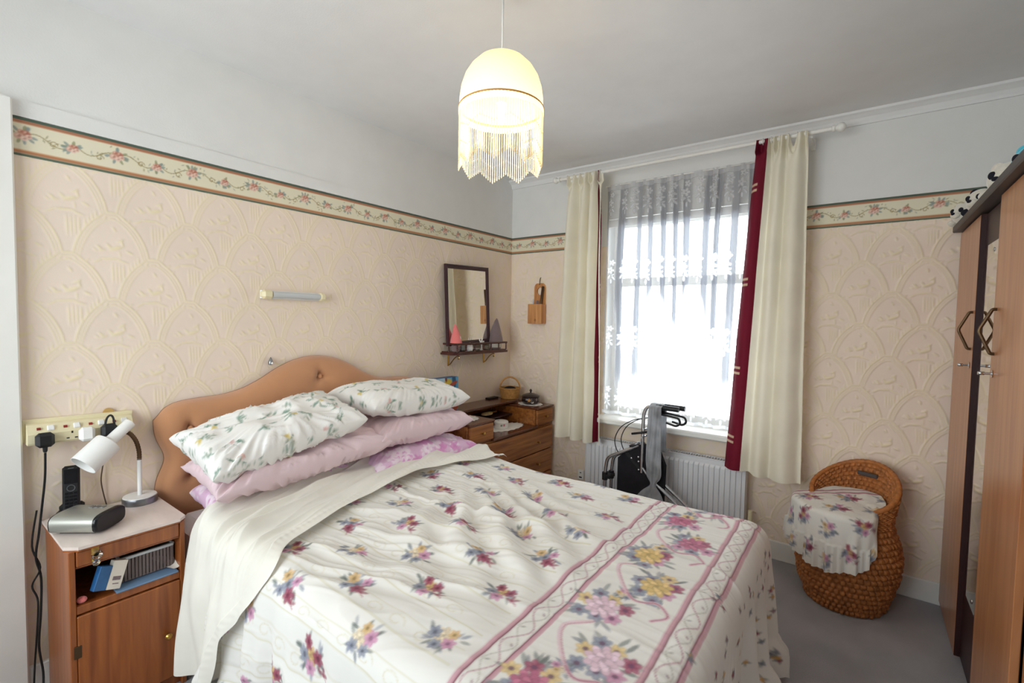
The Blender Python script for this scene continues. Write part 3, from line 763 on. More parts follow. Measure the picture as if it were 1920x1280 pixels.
def pillow(corners, T, kind, seed, label, wr=1.0, sag=0.0):
    """corners: back-near, front-near, front-far, back-far"""
    n, m = 120, 90; A, B, C_, D = [np.array(q, float) for q in corners]
    lu = np.linspace(-1, 1, n); lv = np.linspace(-1, 1, m); u, v = np.meshgrid(0.3*lu+0.7*np.sin(lu*PI/2), 0.3*lv+0.7*np.sin(lv*PI/2))      # u: near to far, v: back to front
    pinch = 0.055; uu = (u*(1-pinch*(1-v*v)*np.abs(u)**3)+1)/2; vv = (v*(1-1.3*pinch*(1-u*u)*np.abs(v)**3)+1)/2
    P = (A*(1-uu[..., None])+D*uu[..., None])*(1-vv[..., None])+(B*(1-uu[..., None])+C_*uu[..., None])*vv[..., None]
    nr = np.cross(B-A, D-A); nr = nr/np.linalg.norm(nr)
    if nr[2] < 0: nr = -nr
    L = np.linalg.norm(D-A); W_ = np.linalg.norm(B-A); X = u*L/2; Y = v*W_/2
    pr = ((1-np.abs(u)**2.8).clip(0, 1)*(1-np.abs(v)**2.8).clip(0, 1))**0.42
    ed = (1-(1-np.abs(u))*(1-np.abs(v)))
    out = []
    for sgn, sd in ((1, seed), (-1, seed+50)):
        ang = np.arctan2(Y, X); rad = np.hypot(X, Y)
        h = 0.010*ridge(X*5+Y*2, Y*8-X*3, sd, 2)*pr+0.011*ridge(ang*11, rad*4, sd+3, 2)*ed**5*np.minimum(1, pr*2.5)+0.006*fbm(X*9, Y*9, sd+5, 2)*pr
        h = h+0.010*ridge((X*0.9-Y*0.4)*9, (X*0.4+Y*0.9)*5, sd+9, 2)*np.exp(-(((X-0.14)/0.16)**2+(Y/0.16)**2))*pr*(1 if sgn > 0 else 0)
        out.append(P+nr*(sgn*T/2*pr+h*wr*sgn*0.9)[..., None]-np.array([0, 0, sag])*(pr[..., None]))
    cnv = pillow_canvas(kind, seed); Q = out[0]; dv = np.concatenate([np.zeros((1, n)), np.cumsum(np.linalg.norm(np.diff(Q, axis=0), axis=-1), 0)]); du = np.concatenate([np.zeros((m, 1)), np.cumsum(np.linalg.norm(np.diff(Q, axis=1), axis=-1), 1)], 1)
    col = cnv.sample(du-du[:, n//2:n//2+1], dv-dv[m//2:m//2+1])
    top, bot = out; N_ = n*m
    V_ = np.concatenate([top.reshape(-1, 3), bot.reshape(-1, 3)]); idx = np.arange(N_).reshape(m, n); bid = idx+N_
    bid2 = bid.copy(); 
    for sl in ((0, slice(None)), (-1, slice(None)), (slice(None), 0), (slice(None), -1)): bid2[sl] = idx[sl]
    def quads(I): return np.stack([I[:-1, :-1], I[:-1, 1:], I[1:, 1:], I[1:, :-1]], -1).reshape(-1, 4)
    F = np.concatenate([quads(idx)[:, ::-1], quads(bid2)])
    used = np.unique(F); rem = np.full(2*N_, -1); rem[used] = np.arange(len(used))
    colr = np.concatenate([col.reshape(-1, 3)]*2)[used]
    o = raw('pillow', V_[used], rem[F], 'cotton_print', None, colr)
    return tag(o, label, 'pillow', 'pillows stacked against the headboard')
pillow([(0.13, -2.33, 0.625), (0.43, -2.37, 0.620), (0.42, -1.74, 0.622), (0.13, -1.73, 0.635)], 0.12, 'lilac', 7, 'lilac patterned pillow at the bottom of the stack nearer the bedside cabinet')
pillow([(0.13, -2.36, 0.740), (0.52, -2.38, 0.705), (0.53, -1.62, 0.765), (0.14, -1.66, 0.820)], 0.125, 'pink', 3, 'plain pink pillow under the slanting floral pillow nearer the bedside cabinet', 1.3)
pillow([(0.14, -2.40, 0.862), (0.52, -2.39, 0.775), (0.53, -1.76, 0.895), (0.14, -1.74, 0.955)], 0.15, 'white', 5, 'creased white floral pillow slanting on the stack nearer the bedside cabinet', 1.5)
pillow([(0.13, -1.70, 0.635), (0.53, -1.70, 0.625), (0.55, -1.02, 0.625), (0.13, -1.04, 0.640)], 0.13, 'lilac', 9, 'lilac patterned pillow at the bottom of the stack nearer the dresser')
pillow([(0.13, -1.68, 0.795), (0.53, -1.68, 0.775), (0.53, -1.04, 0.775), (0.13, -1.04, 0.800)], 0.145, 'pink', 13, 'plain pink pillow in the middle of the stack nearer the dresser')
pillow([(0.12, -1.72, 0.955), (0.50, -1.70, 0.925), (0.52, -1.06, 0.905), (0.13, -1.03, 0.935)], 0.16, 'white', 15, 'plump white floral pillow on top of the stack nearer the dresser', 0.8)

# ================================================================== CURTAINS AND RADIATOR
def curtain_strip(name, material, parent, xl, xr, u0, u1, yc, z0, z1, folds, amp, seed, sag=None, nu=90, nz=150, colour=None):
    """one strip of a pleated curtain; xl/xr give the edges at the top and the bottom"""
    u = np.linspace(u0, u1, nu); z = np.linspace(0, 1, nz); U, V = np.meshgrid(u, z)       # V: 0 bottom .. 1 top
    H = z1-z0; k = 1-V
    L = xl[0]+(xl[1]-xl[0])*k**0.9; R = xr[0]+(xr[1]-xr[0])*k
    ph = U*folds*2*PI+seed+0.5*np.sin(U*9+seed)+0.35*k*np.sin(U*5+2*seed)
    A = amp*(0.55+0.45*smooth(0.0, 0.25, k))*(0.8+0.4*vnoise(U*folds*0.7, U*0, int(seed*10)))
    Y = yc+A*np.sin(ph); X = L+(R-L)*U+0.35*A*np.cos(ph)*0.6
    head = smooth(0.955, 0.965, V); pl = ph*2
    Y = Y*(1-head)+(yc+0.35*amp*np.sin(pl)-0.004)*head
    pinch = np.exp(-((V-0.955)/0.02)**2); Y = Y+pinch*0.012*(0.4+np.sin(pl))
    Y = Y+0.006*fbm(U*5, V*6, int(seed*7), 2)
    Z = z0+H*V+0.006*np.sin(pl)*head+(sag(U, V) if sag else 0)
    P = np.stack([X, Y, Z], -1)
    return grid(name, P, material, parent, None if colour is None else colour(U, V))
def band_print(U, V, u0, u1, flip):
    c = np.empty(U.shape+(3,)); c[:] = lin((112, 20, 42)); f = (U-u0)/(u1-u0); f = 1-f if flip else f
    for zc in (0.85, 0.57, 0.30, 0.085):
        for dz in (0.0, 0.017):
            k = ((np.abs(V-zc-dz) < 0.0035) & (f < 0.55))[..., None]; c = np.where(k, lin((206, 176, 150)), c)
    return c
rod = thing('curtain_rod', 'white curtain rod with ball finials above the window', 'curtain rod', (1.34, -0.16, 2.345))
local(MB().tube([(0.54, -0.16, 2.345), (2.13, -0.16, 2.345)], 0.0105, 12).build('rod', 'gloss_white', rod))
for sx, d in ((0.54, -1), (2.13, 1)):
    M = Matrix.Rotation(d*PI/2, 3, 'Y')
    local(MB().lathe([(0.011, 0), (0.016, 0.002), (0.016, 0.012), (0.011, 0.015), (0.012, 0.02), (0.020, 0.028), (0.023, 0.040), (0.018, 0.052), (0.006, 0.060), (0.0, 0.061)], 16, (sx, -0.16, 2.345), M).build('finial', 'gloss_white', rod))
for sx in (0.63, 2.04):
    local(MB().box(sx-0.012, sx+0.012, -0.012, 0, 2.30, 2.36, b=0.003).tube([(sx, -0.01, 2.325), (sx, -0.16, 2.322)], 0.008, 8).build('bracket', 'gloss_white', rod))
def ring_set(x0, x1, n):
    for k in range(n):
        x = x0+(x1-x0)*k/(n-1)
        pts = [(x, -0.16+0.017*math.cos(a), 2.345+0.017*math.sin(a)) for a in np.linspace(0, 2*PI, 13)]
        local(MB().tube(pts, 0.0022, 5, False).build('curtain_ring', 'gloss_white', rod))
ring_set(0.60, 0.85, 6); ring_set(1.82, 2.02, 6)

cl = thing('curtain', 'cream curtain with a narrow maroon edge hanging beside the dresser', 'curtain', (0.70, -0.12, 0.52), 'pair of window curtains')
xl, xr = (0.60, 0.52), (0.885, 0.915)
a = curtain_strip('cream_drape', 'curtain_cream', cl, xl, xr, 0.0, 0.80, -0.172, 0.525, 2.355, 3.6, 0.050, 0.6, nu=130); local(a)
a = curtain_strip('contrast_band', 'curtain_maroon', cl, xl, xr, 0.80, 0.905, -0.172, 0.525, 2.355, 3.6, 0.050, 0.6, nu=30, nz=420, colour=lambda U, V: band_print(U, V, 0.80, 0.905, True)); local(a)
a = curtain_strip('cream_edge', 'curtain_cream', cl, xl, (0.875, 0.925), 0.905, 1.0, -0.172, 0.525, 2.345, 3.6, 0.050, 0.6, nu=24); local(a)
cr = thing('curtain', 'cream curtain with a broad maroon edge hanging above the wicker stool', 'curtain', (1.92, -0.12, 0.52), 'pair of window curtains')
xl, xr = (1.795, 1.690), (2.033, 2.070)
a = curtain_strip('contrast_band', 'curtain_maroon', cr, xl, xr, 0.0, 0.21, -0.172, 0.525, 2.355, 3.1, 0.056, 2.1, nu=36, nz=420, colour=lambda U, V: band_print(U, V, 0.0, 0.21, False)); local(a)
a = curtain_strip('cream_drape', 'curtain_cream', cr, xl, xr, 0.21, 1.0, -0.172, 0.525, 2.355, 3.1, 0.056, 2.1, nu=130, sag=lambda U, V: -0.07*np.exp(-((U-0.72)/0.05)**2)*smooth(0.93, 1.0, V)-0.02*smooth(0.2, 0.6, U)*(1-V)**6); local(a)

def net():
    x0, x1, z0, z1 = 0.845, 1.83, 0.715, 2.285; nx, nz = 330, 420
    X, Z = np.meshgrid(np.linspace(x0, x1, nx), np.linspace(z0, z1, nz)); W_ = x1-x0; H = z1-z0
    u = (X-x0)/W_; v = (Z-z0)/H
    warp = u+0.010*vnoise(u*7, v*1.6, 3)
    ph = warp*2*PI*11+2.4*vnoise(warp*9, v*0+0.3, 4)
    Y = -0.042+0.016*np.sin(ph)*(0.4+0.6*smooth(1.0, 0.93, v))+0.004*np.sin(ph*2.3+v*3)
    st = smooth(-0.02, 0.30, np.sin(ph+0.6*np.sin(v*3+u*9)))         # gathered folds: several layers of net
    keep = smooth(0.15, 0.3, vnoise(u*11+0.4, v*0.5, 9)); gone = smooth(0.36, 0.50, v+0.10*vnoise(u*14, v*0, 6))+0.97*keep*smooth(0.04, 0.2, v)
    st = st*np.clip(gone, 0, 1)
    fl = np.zeros_like(X); rng = np.random.default_rng(3)
    for r, zc in enumerate((2.165, 1.70, 1.255, 0.83)):
        for k in range(12):
            cx = x0+0.045+k*W_/12+rng.uniform(-0.008, 0.008); cz = zc+rng.uniform(-0.01, 0.01)
            def put(dx, dz, rx, rz, a, al):
                c, s_ = math.cos(a), math.sin(a); p = ((X-cx-dx)*c+(Z-cz-dz)*s_)/rx; q = (-(X-cx-dx)*s_+(Z-cz-dz)*c)/rz
                np.maximum(fl, al*np.clip((1.2-(p*p+q*q))*2, 0, 1), out=fl)
            for (fx, fz, fr) in ((0.006, 0.052, 0.020), (-0.006, 0.0, 0.025)):
                for q in range(5): put(fx+fr*0.6*math.cos(q*1.257), fz+fr*0.6*math.sin(q*1.257), fr*0.5, fr*0.34, q*1.257, 1.0)
            put(-0.016, -0.045, 0.017, 0.007, 0.9, 1.0); put(0.014, -0.052, 0.017, 0.007, 2.2, 1.0); put(0.0, -0.075, 0.006, 0.018, 0, 1.0); put(0.012, -0.03, 0.012, 0.005, 0.4, 1)
    hem = ((v < 0.012) | (v > 0.975)).astype(float)
    scal = 0.10*np.exp(-((v-0.02)/0.012)**2)
    den = np.clip(0.22+0.76*st, 0, 0.975); den = np.maximum(den*(1-fl), 0.85*fl); den = np.maximum(den, 0.75*hem)+scal*0
    bright = np.clip(fl*1.0+hem*0.4+0.55*(1-st), 0, 1)
    c = np.stack([den, bright, np.zeros_like(den)], -1)
    t = thing('net_curtain', 'sheer white net curtain with flower motifs across the window', 'net curtain', (1.34, -0.04, 0.72))
    local(grid('net_panel', np.stack([X, Y, Z], -1), 'net_lace', t, c))
    local(MB().tube([(x0-0.01, -0.042, 2.278), (x1+0.01, -0.042, 2.278)], 0.004, 8).build('net_wire', 'gloss_white', t))
net()

rad = thing('radiator', 'white ribbed panel radiator under the window sill', 'radiator', (1.28, -0.085, 0.11))
def radiator():
    x0, x1, z0, z1 = 0.77, 1.79, 0.11, 0.540; n = 33
    p = (x1-x0-0.03)/n; xs = []; ds = []
    for k in range(n):
        b = x0+0.015+k*p
        for f, d in ((0.0, 0), (0.16, 0), (0.24, 1), (0.90, 1), (0.98, 0)): xs.append(b+f*p); ds.append(d)
    xs = np.array([x0]+xs+[x1-0.015, x1]); ds = np.array([0]+ds+[0, 0], float)
    zv = np.array([z0, z0+0.03, z0+0.045, z1-0.045, z1-0.03, z1-0.004, z1]); zk = np.array([0, 0, 1, 1, 0, 0, -0.8])
    X, Z = np.meshgrid(xs, zv); D = -0.112-0.010*ds[None, :]*np.clip(zk, 0, 1)[:, None]-0.006*np.minimum(zk, 0)[:, None]*-1
    local(grid('front_panel', np.stack([X, D, Z], -1), 'radiator_white', rad, smooth=False))
    local(MB().box(x0, x1, -0.108, -0.048, z0+0.02, z1-0.008, b=0.003).build('rear_panel', 'radiator_white', rad))
    g = MB()
    for k in range(64):
        x = x0+0.02+k*(x1-x0-0.04)/63; g.box(x-0.003, x+0.003, -0.108, -0.05, z1-0.006, z1+0.002)
    g.box(x0, x1, -0.113, -0.106, z1-0.008, z1+0.004); g.box(x0, x1, -0.052, -0.046, z1-0.008, z1+0.004)
    local(g.build('top_grille', 'radiator_white', rad))
    for x in (x0-0.003, x1-0.001): local(MB().box(x, x+0.004, -0.116, -0.046, z0+0.01, z1+0.002).build('side_cover', 'radiator_white', rad))
    for x in (0.95, 1.6): local(MB().box(x-0.02, x+0.02, -0.05, -0.008, 0.2, 0.48).build('wall_bracket', 'radiator_white', rad))
    local(MB().tube(bendy([(x1, -0.08, 0.15), (x1+0.03, -0.08, 0.15), (x1+0.03, -0.08, 0.0)]), 0.008, 8).build('pipe', 'gloss_white', rad))
    local(MB().tube([(x1+0.03, -0.08, 0.175), (x1+0.03, -0.08, 0.205)], 0.008, 8).tube([(x1+0.03, -0.08, 0.14), (x1+0.03, -0.08, 0.18)], 0.013, 10).build('valve', 'black_plastic', rad))
    local(MB().tube([(x1+0.03, -0.08, 0.205), (x1+0.03, -0.08, 0.275)], [0.013, 0.012], 12).build('valve_cap', 'cream_plastic', rad))
radiator()
so = thing('wall_socket', 'small white telephone socket on the wall beside the radiator', 'socket', (0.683, -0.003, 0.235))
local(MB().box(0.658, 0.708, -0.022, -0.001, 0.19, 0.262, b=0.004).build('faceplate', 'white_plastic', so))
local(MB().box(0.672, 0.694, -0.0235, -0.0215, 0.205, 0.214).build('slot', 'black_plastic', so))
local(MB().box(0.677, 0.689, -0.0235, -0.0215, 0.240, 0.246).build('slot', 'black_plastic', so))

# ================================================================== DRESSER
dr = thing('dressing_table', 'brown wooden dressing table with two raised drawer pedestals in the corner', 'dressing table', (0.24, -0.52, 0))
def dresser():
    X = 0.452; yl0, yl1, yr0, yr1 = -0.985, -0.752, -0.262, -0.045; zt, zm = 0.722, 0.597
    P = lambda name, m, *a, b=0.003, par=None: (lambda o: local(o) if par is None else o)(MB().box(*a, b=b).build(name, m, dr if par is None else par))
    P('carcass', 'wood_dresser', 0.03, X-0.02, yl0, yr1, 0.06, zm-0.018)
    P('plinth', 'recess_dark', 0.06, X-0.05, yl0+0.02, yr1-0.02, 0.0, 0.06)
    P('lower_top', 'wood_dresser_top', 0.03, X+0.004, yl1-0.005, yr0+0.005, zm-0.018, zm, b=0.004)
    def front(name, y0, y1, z0, z1, knobs):
        o = MB().box(X-0.018, X, y0, y1, z0, z1, b=0.003).build(name, 'wood_dresser', dr); local(o)
        for ky, kz in knobs:
            M = Matrix.Rotation(PI/2, 3, 'Y')
            k = MB().lathe([(0.006, 0), (0.005, 0.008), (0.009, 0.014), (0.010, 0.019), (0.006, 0.023), (0, 0.024)], 12, (X, ky, kz), M).build('knob', 'brass', o)
        return o
    front('drawer', yl0+0.006, yr1-0.006, 0.405, zm-0.028, [(-0.78, 0.475), (-0.25, 0.475)])
    front('drawer', yl0+0.006, yr1-0.006, 0.235, 0.397, [(-0.78, 0.315), (-0.25, 0.315)])
    front('drawer', yl0+0.006, yr1-0.006, 0.066, 0.227, [(-0.78, 0.145), (-0.25, 0.145)])
    for y0, y1 in ((yl0, yl1), (yr0, yr1)):
        P('pedestal', 'wood_dresser', 0.03, X-0.02, y0, y1, zm-0.016, zt-0.014)
        P('pedestal_top', 'wood_dresser_top', 0.03, X+0.004, y0-0.004, y1+0.004, zt-0.014, zt, b=0.004)
        front('small_drawer', y0+0.006, y1-0.006, zm+0.002, zt-0.018, [((y0+y1)/2, 0.652)])
    P('back_shelf', 'wood_dresser_top', 0.012, 0.205, yl1-0.18, yr0+0.10, 0.726, 0.744, b=0.004)
    P('shelf_back', 'wood_dresser', 0.012, 0.03, yl1, yr0, zm, 0.726)
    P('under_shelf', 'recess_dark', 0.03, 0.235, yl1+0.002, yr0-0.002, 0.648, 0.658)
dresser()
def doily(cx, cy, z, rx, ry, label, lobes=14):
    n = 96; prof = (0.0, 0.35, 0.55, 0.75, 0.9, 1.0); P = []
    for q in prof:
        ring = []
        for k in range(n):
            th = 2*PI*k/n; f = 1+(0.09*abs(math.sin(th*lobes/2))-0.03)*q**3
            ring.append((cx+rx*q*f*math.cos(th), cy+ry*q*f*math.sin(th), z+0.002+0.0015*math.sin(th*lobes)*q**3))
        P.append(ring)
    o = grid('doily', np.array(P), 'lace', None, wrap=True)
    m = o.modifiers.new('thickness', 'SOLIDIFY'); m.thickness = 0.0015; m.offset = 1
    tag(o, label, 'doily', 'crocheted doilies on the dressing table')
doily(0.315, -0.150, 0.7225, 0.095, 0.075, 'white lace doily under the dark lidded bowl')
doily(0.315, -0.450, 0.5975, 0.085, 0.17, 'oval lace doily under the white trinket box', 18)
doily(0.305, -0.865, 0.7225, 0.085, 0.085, 'white lace doily on the dressing table pedestal beside the pillows')
tb = thing('trinket_box', 'round white porcelain trinket box with pink flowers', 'trinket box', (0.31, -0.50, 0.6015))
def trinket():
    P = []; n = 48; prof = [(0.0, 0), (0.046, 0), (0.048, 0.004), (0.048, 0.034)]; 
    prof2 = [(0.0475, 0.034), (0.0505, 0.035), (0.0505, 0.044), (0.046, 0.050), (0.0, 0.053)]
    for nm, pf in (('body', prof), ('lid', prof2)):
        pf2 = []
        for (r0, z0), (r1, z1) in zip(pf[:-1], pf[1:]):
            for q in np.linspace(0, 1, 6)[:-1]: pf2.append((r0+(r1-r0)*q, z0+(z1-z0)*q))
        pf2.append(pf[-1])
        A = np.array([[(r*math.cos(t), r*math.sin(t), z) for t in np.linspace(0, 2*PI, n, endpoint=False)] for r, z in pf2])
        c = np.empty(A.shape); c[:] = lin((240, 238, 234)); rng = np.random.default_rng(2)
        for k in range(16):
            t = rng.uniform(0, 6.28); z = rng.uniform(0.008, 0.05); px = 0.048*np.array([math.cos(t), math.sin(t)])*rng.choice([1, 1, 0.4])
            d = np.sqrt(((A[..., :2]-px)**2).sum(-1)+(A[..., 2]-z)**2); kk = (d < 0.0075)[..., None]
            c = np.where(kk, lin((216, 130, 150) if k % 3 else (120, 140, 120)), c)
        grid(nm, A, 'gold_print', tb, c, wrap=True)
trinket()
bo = thing('lidded_bowl', 'dark octagonal wooden bowl with lid and painted star flowers', 'bowl', (0.315, -0.150, 0.727))
MB().lathe([(0, 0), (0.052, 0), (0.066, 0.010), (0.070, 0.028), (0.066, 0.050), (0.058, 0.056)], 8).build('body', 'dark_bowl', bo)
MB().lathe([(0.066, 0.050), (0.068, 0.056), (0.060, 0.064), (0.040, 0.074), (0.012, 0.080), (0.0, 0.081)], 24).build('lid', 'dark_bowl', bo)
MB().lathe([(0.006, 0.078), (0.005, 0.086), (0.010, 0.094), (0.009, 0.102), (0.0, 0.112)], 12).build('finial', 'dark_bowl', bo)
def star(cx, r, parent, th, zc, m):
    M = Matrix.Rotation(th, 4, 'Z') @ Matrix.Translation((cx, 0, zc)); vs = []
    for k in range(10):
        a_ = k*PI/5+PI/2; rr = r if k % 2 == 0 else r*0.45; vs.append((0.0, rr*math.cos(a_), rr*math.sin(a_)))
    v2 = [tuple(M @ Vector((x+0.0025, y, z))) for x, y, z in vs]; v1 = [tuple(M @ Vector((x-0.008, y, z))) for x, y, z in vs]
    b_ = MB(); b_.add(v1+v2, [tuple(range(10, 20)), tuple(range(9, -1, -1))]+[(i, (i+1) % 10, 10+(i+1) % 10, 10+i) for i in range(10)]); b_.build('star_flower', m, parent)
star(0.064, 0.017, bo, -1.15, 0.031, 'wicker_light'); star(0.064, 0.012, bo, -0.75, 0.018, 'lace')
star(0.064, 0.014, bo, -0.2, 0.034, 'plush_grey')
ba = thing('wicker_basket', 'small pale wicker basket with an arched handle in the corner', 'basket', (0.115, -0.145, 0.745))
def small_basket():
    n = 96; rows = 10; P = []
    for i in range(rows*4+1):
        q = i/(rows*4); z = 0.078*q; R = 0.068+0.013*q
        P.append([((R+0.0018*math.sin(i*PI/2)*math.cos(k*PI/2*1.0+(i//4)*PI))*math.cos(2*PI*k/n), (R+0.0018*math.cos(k*PI/2+(i//4)*PI))*math.sin(2*PI*k/n), z) for k in range(n)])
    o = grid('woven_body', np.array(P), 'wicker_light', ba, wrap=True); m = o.modifiers.new('thickness', 'SOLIDIFY'); m.thickness = 0.004; m.offset = -1
    MB().lathe([(0, 0.001), (0.067, 0.001), (0.067, 0.004), (0, 0.004)], 24).build('base', 'wicker_light', ba)
    MB().tube([(0.082*math.cos(t), 0.082*math.sin(t), 0.079) for t in np.linspace(0, 2*PI, 33)], 0.0045, 7, False).build('rim', 'wicker_light', ba)
    MB().tube([(0.062*math.cos(t), 0.048*math.cos(t), 0.070+0.092*math.sin(t)) for t in np.linspace(0, PI, 22)], 0.007, 7).build('handle', 'wicker_light', ba)
small_basket()
cl2 = tag(MB().ball((0.115, -0.145, 0.795), (0.062, 0.060, 0.042), 20, 12).build('dark_pouch', 'dark_cloth'), 'black cloth pouch stuffed into the pale wicker basket', 'pouch')
tag(MB().box(0.015, 0.060, -0.325, -0.215, 0.745, 0.757, b=0.003).build('black_case', 'black_plastic'), 'flat black case lying against the wall beside the pale wicker basket', 'case')
def hand_mirror():
    t = thing('hairbrush', 'oval gold patterned hairbrush on the dark shelf of the dressing table', 'hairbrush', (0.165, -0.48, 0.659), rotz=0.15)
    n = 40; P = []; C_ = []; rng = np.random.default_rng(6)
    for q in (0.0, 0.3, 0.6, 0.8, 0.93, 1.0):
        ring = [(0.034*q*math.cos(a), 0.060*q*math.sin(a), 0.030-0.008*q**4) for a in np.linspace(0, 2*PI, n, endpoint=False)]
        P.append(ring); C_.append([lin((206, 176, 96)) if rng.random() > 0.45 else lin((150, 130, 110)) for _ in range(n)])
    P.append([(0.033*math.cos(a), 0.058*math.sin(a), 0.014) for a in np.linspace(0, 2*PI, n, endpoint=False)]); C_.append([lin((180, 170, 150))]*n)
    grid('back', np.array(P), 'gold_print', t, np.array(C_), wrap=True)
    MB().tube(arc([(0, 0.055, 0.019), (0, 0.09, 0.016), (0, 0.135, 0.014)]), 0.006, 8).build('handle', 'brass', t)
    g = MB()
    for i in range(5):
        for j in range(9):
            x, y = (i-2)*0.011, (j-4)*0.011
            if (x/0.03)**2+(y/0.055)**2 < 0.9: g.tube([(x, y, 0.0005), (x, y, 0.016)], 0.0012, 4)
    o = g.build('bristles', 'black_plastic', t); o['kind'] = 'stuff'
hand_mirror()
gd = tag(MB().lathe([(0, 0), (0.030, 0), (0.036, 0.006), (0.040, 0.026), (0.038, 0.027), (0.034, 0.009), (0, 0.005)], 28, (0.285, -0.895, 0.7265)).build('glass_dish', 'crystal'), 'clear glass dish on the doily beside the pillows', 'dish')
def picture_box():
    c = Canvas(0, 0, 0.21, 0.24, 0.004, (92, 170, 216)); rng = np.random.default_rng(8)
    c.ell(0.05, 0.20, 0.05, 0.03, 0, (176, 212, 232)); c.ell(0.11, 0.195, 0.035, 0.02, 0, (218, 190, 60)); c.ell(0.165, 0.20, 0.018, 0.05, 0.2, (30, 90, 130)); c.ell(0.16, 0.18, 0.04, 0.012, 0.3, (176, 70, 40)); c.ell(0.09, 0.215, 0.01, 0.02, 0.2, (120, 50, 40))
    c.ell(0.18, 0.02, 0.03, 0.02, 0, (170, 80, 50)); c.ell(0.05, 0.08, 0.05, 0.06, 0, (230, 220, 200))
    t = thing('picture_box', 'bright blue printed box standing behind the pillow stack by the dresser', 'box', (0.12, -0.87, 0.7455))
    U, V = np.meshgrid(np.linspace(0, 0.205, 52), np.linspace(0, 0.222, 58))
    grid('front_print', np.stack([np.full_like(U, 0.0302), U-0.1025, V], -1), 'box_print', t, c.sample(U, V))
    MB().box(-0.03, 0.03, -0.1025, 0.1025, 0, 0.2225, b=0.001).build('carton', 'blue_card', t)
picture_box()
hd = thing('hair_dryer_holder', 'black hair dryer hooked on the wall beside the blue box', 'hair dryer', (0.05, -0.75, 0.9))
local(MB().tube(arc([(0.055, -0.83, 0.885), (0.055, -0.77, 0.892), (0.055, -0.715, 0.893), (0.055, -0.695, 0.89)]), [0.012]*6+[0.018]*6+[0.022]*4+[0.023]*2+[0.02], 12).build('barrel', 'black_plastic', hd))
local(MB().box(0.045, 0.065, -0.755, -0.705, 0.905, 0.917, b=0.004).build('switch_block', 'black_plastic', hd))
local(MB().box(0.003, 0.045, -0.74, -0.73, 0.885, 0.9, b=0.003).build('wall_hook', 'black_plastic', hd))

# ================================================================== SHELF AND MIRROR
ws = thing('gallery_shelf', 'dark mahogany wall shelf with a spindle gallery rail and brass brackets', 'shelf', (0.07, -0.49, 1.11))
def shelf():
    y0, y1, dx = -0.79, -0.195, 0.145; z = 1.108
    poly = [(0.002, y0), (dx-0.02, y0), (dx, y0+0.03), (dx, y1-0.03), (dx-0.02, y1), (0.002, y1)]
    local(MB().prism(poly, 2, z, z+0.014).prism([(0.002, y0+0.012), (dx-0.026, y0+0.012), (dx-0.010, y0+0.036), (dx-0.010, y1-0.036), (dx-0.026, y1-0.012), (0.002, y1-0.012)], 2, z+0.014, z+0.022).build('board', 'wood_mahogany', ws))
    zr = z+0.066
    local(MB().box(dx-0.022, dx-0.008, y0+0.02, y1-0.02, zr, zr+0.013, b=0.003).build('gallery_rail', 'wood_mahogany', ws))
    for y in (y0+0.018, y1-0.030): local(MB().box(0.004, dx-0.022, y, y+0.012, zr, zr+0.013, b=0.003).build('gallery_rail', 'wood_mahogany', ws))
    sp = MB().lathe([(0.006, 0), (0.006, 0.004), (0.0035, 0.008), (0.006, 0.015), (0.0035, 0.021), (0.0065, 0.026), (0.0035, 0.031), (0.005, 0.038), (0.006, 0.044)], 8, (0, 0, 0)).build('spindle', 'wood_mahogany', ws)
    pos = [(dx-0.015, y0+0.03+k*(y1-y0-0.06)/6) for k in range(7)]+[(0.06, y0+0.024), (0.06, y1-0.024)]
    base = ws.matrix_basis.inverted()
    for i, (x, y) in enumerate(pos):
        q = sp if i == 0 else copy_part(sp, ws)
        q.location = (x-0.07, y+0.49, z+0.022-1.11)
    for y in (-0.715, -0.335):
        b_ = MB().box(0.002, 0.006, y-0.007, y+0.007, z-0.085, z-0.002, b=0.001)
        b_.tube(arc([(0.006, y, z-0.075), (0.022, y, z-0.070), (0.042, y, z-0.048), (0.060, y, z-0.030), (0.080, y, z-0.016), (0.098, y, z-0.010), (0.108, y, z-0.018), (0.104, y, z-0.030), (0.094, y, z-0.028)], 5), 0.0038, 6)
        b_.tube([(0.006, y, z-0.004), (0.10, y, z-0.004)], 0.003, 6)
        local(b_.build('bracket', 'brass', ws))
shelf()
def mirror():
    t = thing('wall_mirror', 'rectangular mirror in a dark purple frame resting on the wall shelf', 'mirror', (0.045, -0.55, 1.172))
    t.rotation_euler = (math.radians(1.9), math.radians(-1.2), 0)
    w_, h = 0.452, 0.555; f = 0.030
    p = [(0, 0), (0.014, 0), (0.018, 0.006), (0.018, 0.016), (0.012, 0.024), (0.006, f), (0, f)]          # profile: depth, inward
    rings = []
    for sy, sz in ((-1, 0), (1, 0), (1, 1), (-1, 1)):
        rings.append([(d-0.004, sy*(w_/2-i), (i if sz == 0 else h-i)) for d, i in p])
    R = np.array(rings); V = R.reshape(-1, 3); n = len(p); F = []
    for a in range(4):
        for k in range(n-1):
            b_ = (a+1) % 4; F.append((a*n+k, b_*n+k, b_*n+k+1, a*n+k+1))
    raw('frame', V, np.array(F), 'frame_purple', t, smooth=False)
    MB().box(-0.003, 0.003, -w_/2+f-0.004, w_/2-f+0.004, f-0.004, h-f+0.004).build('glass', 'mirror_glass', t)
    MB().box(-0.007, -0.0035, -w_/2+0.004, w_/2-0.004, 0.004, h-0.004).build('backing', 'dark_edge', t)
mirror()
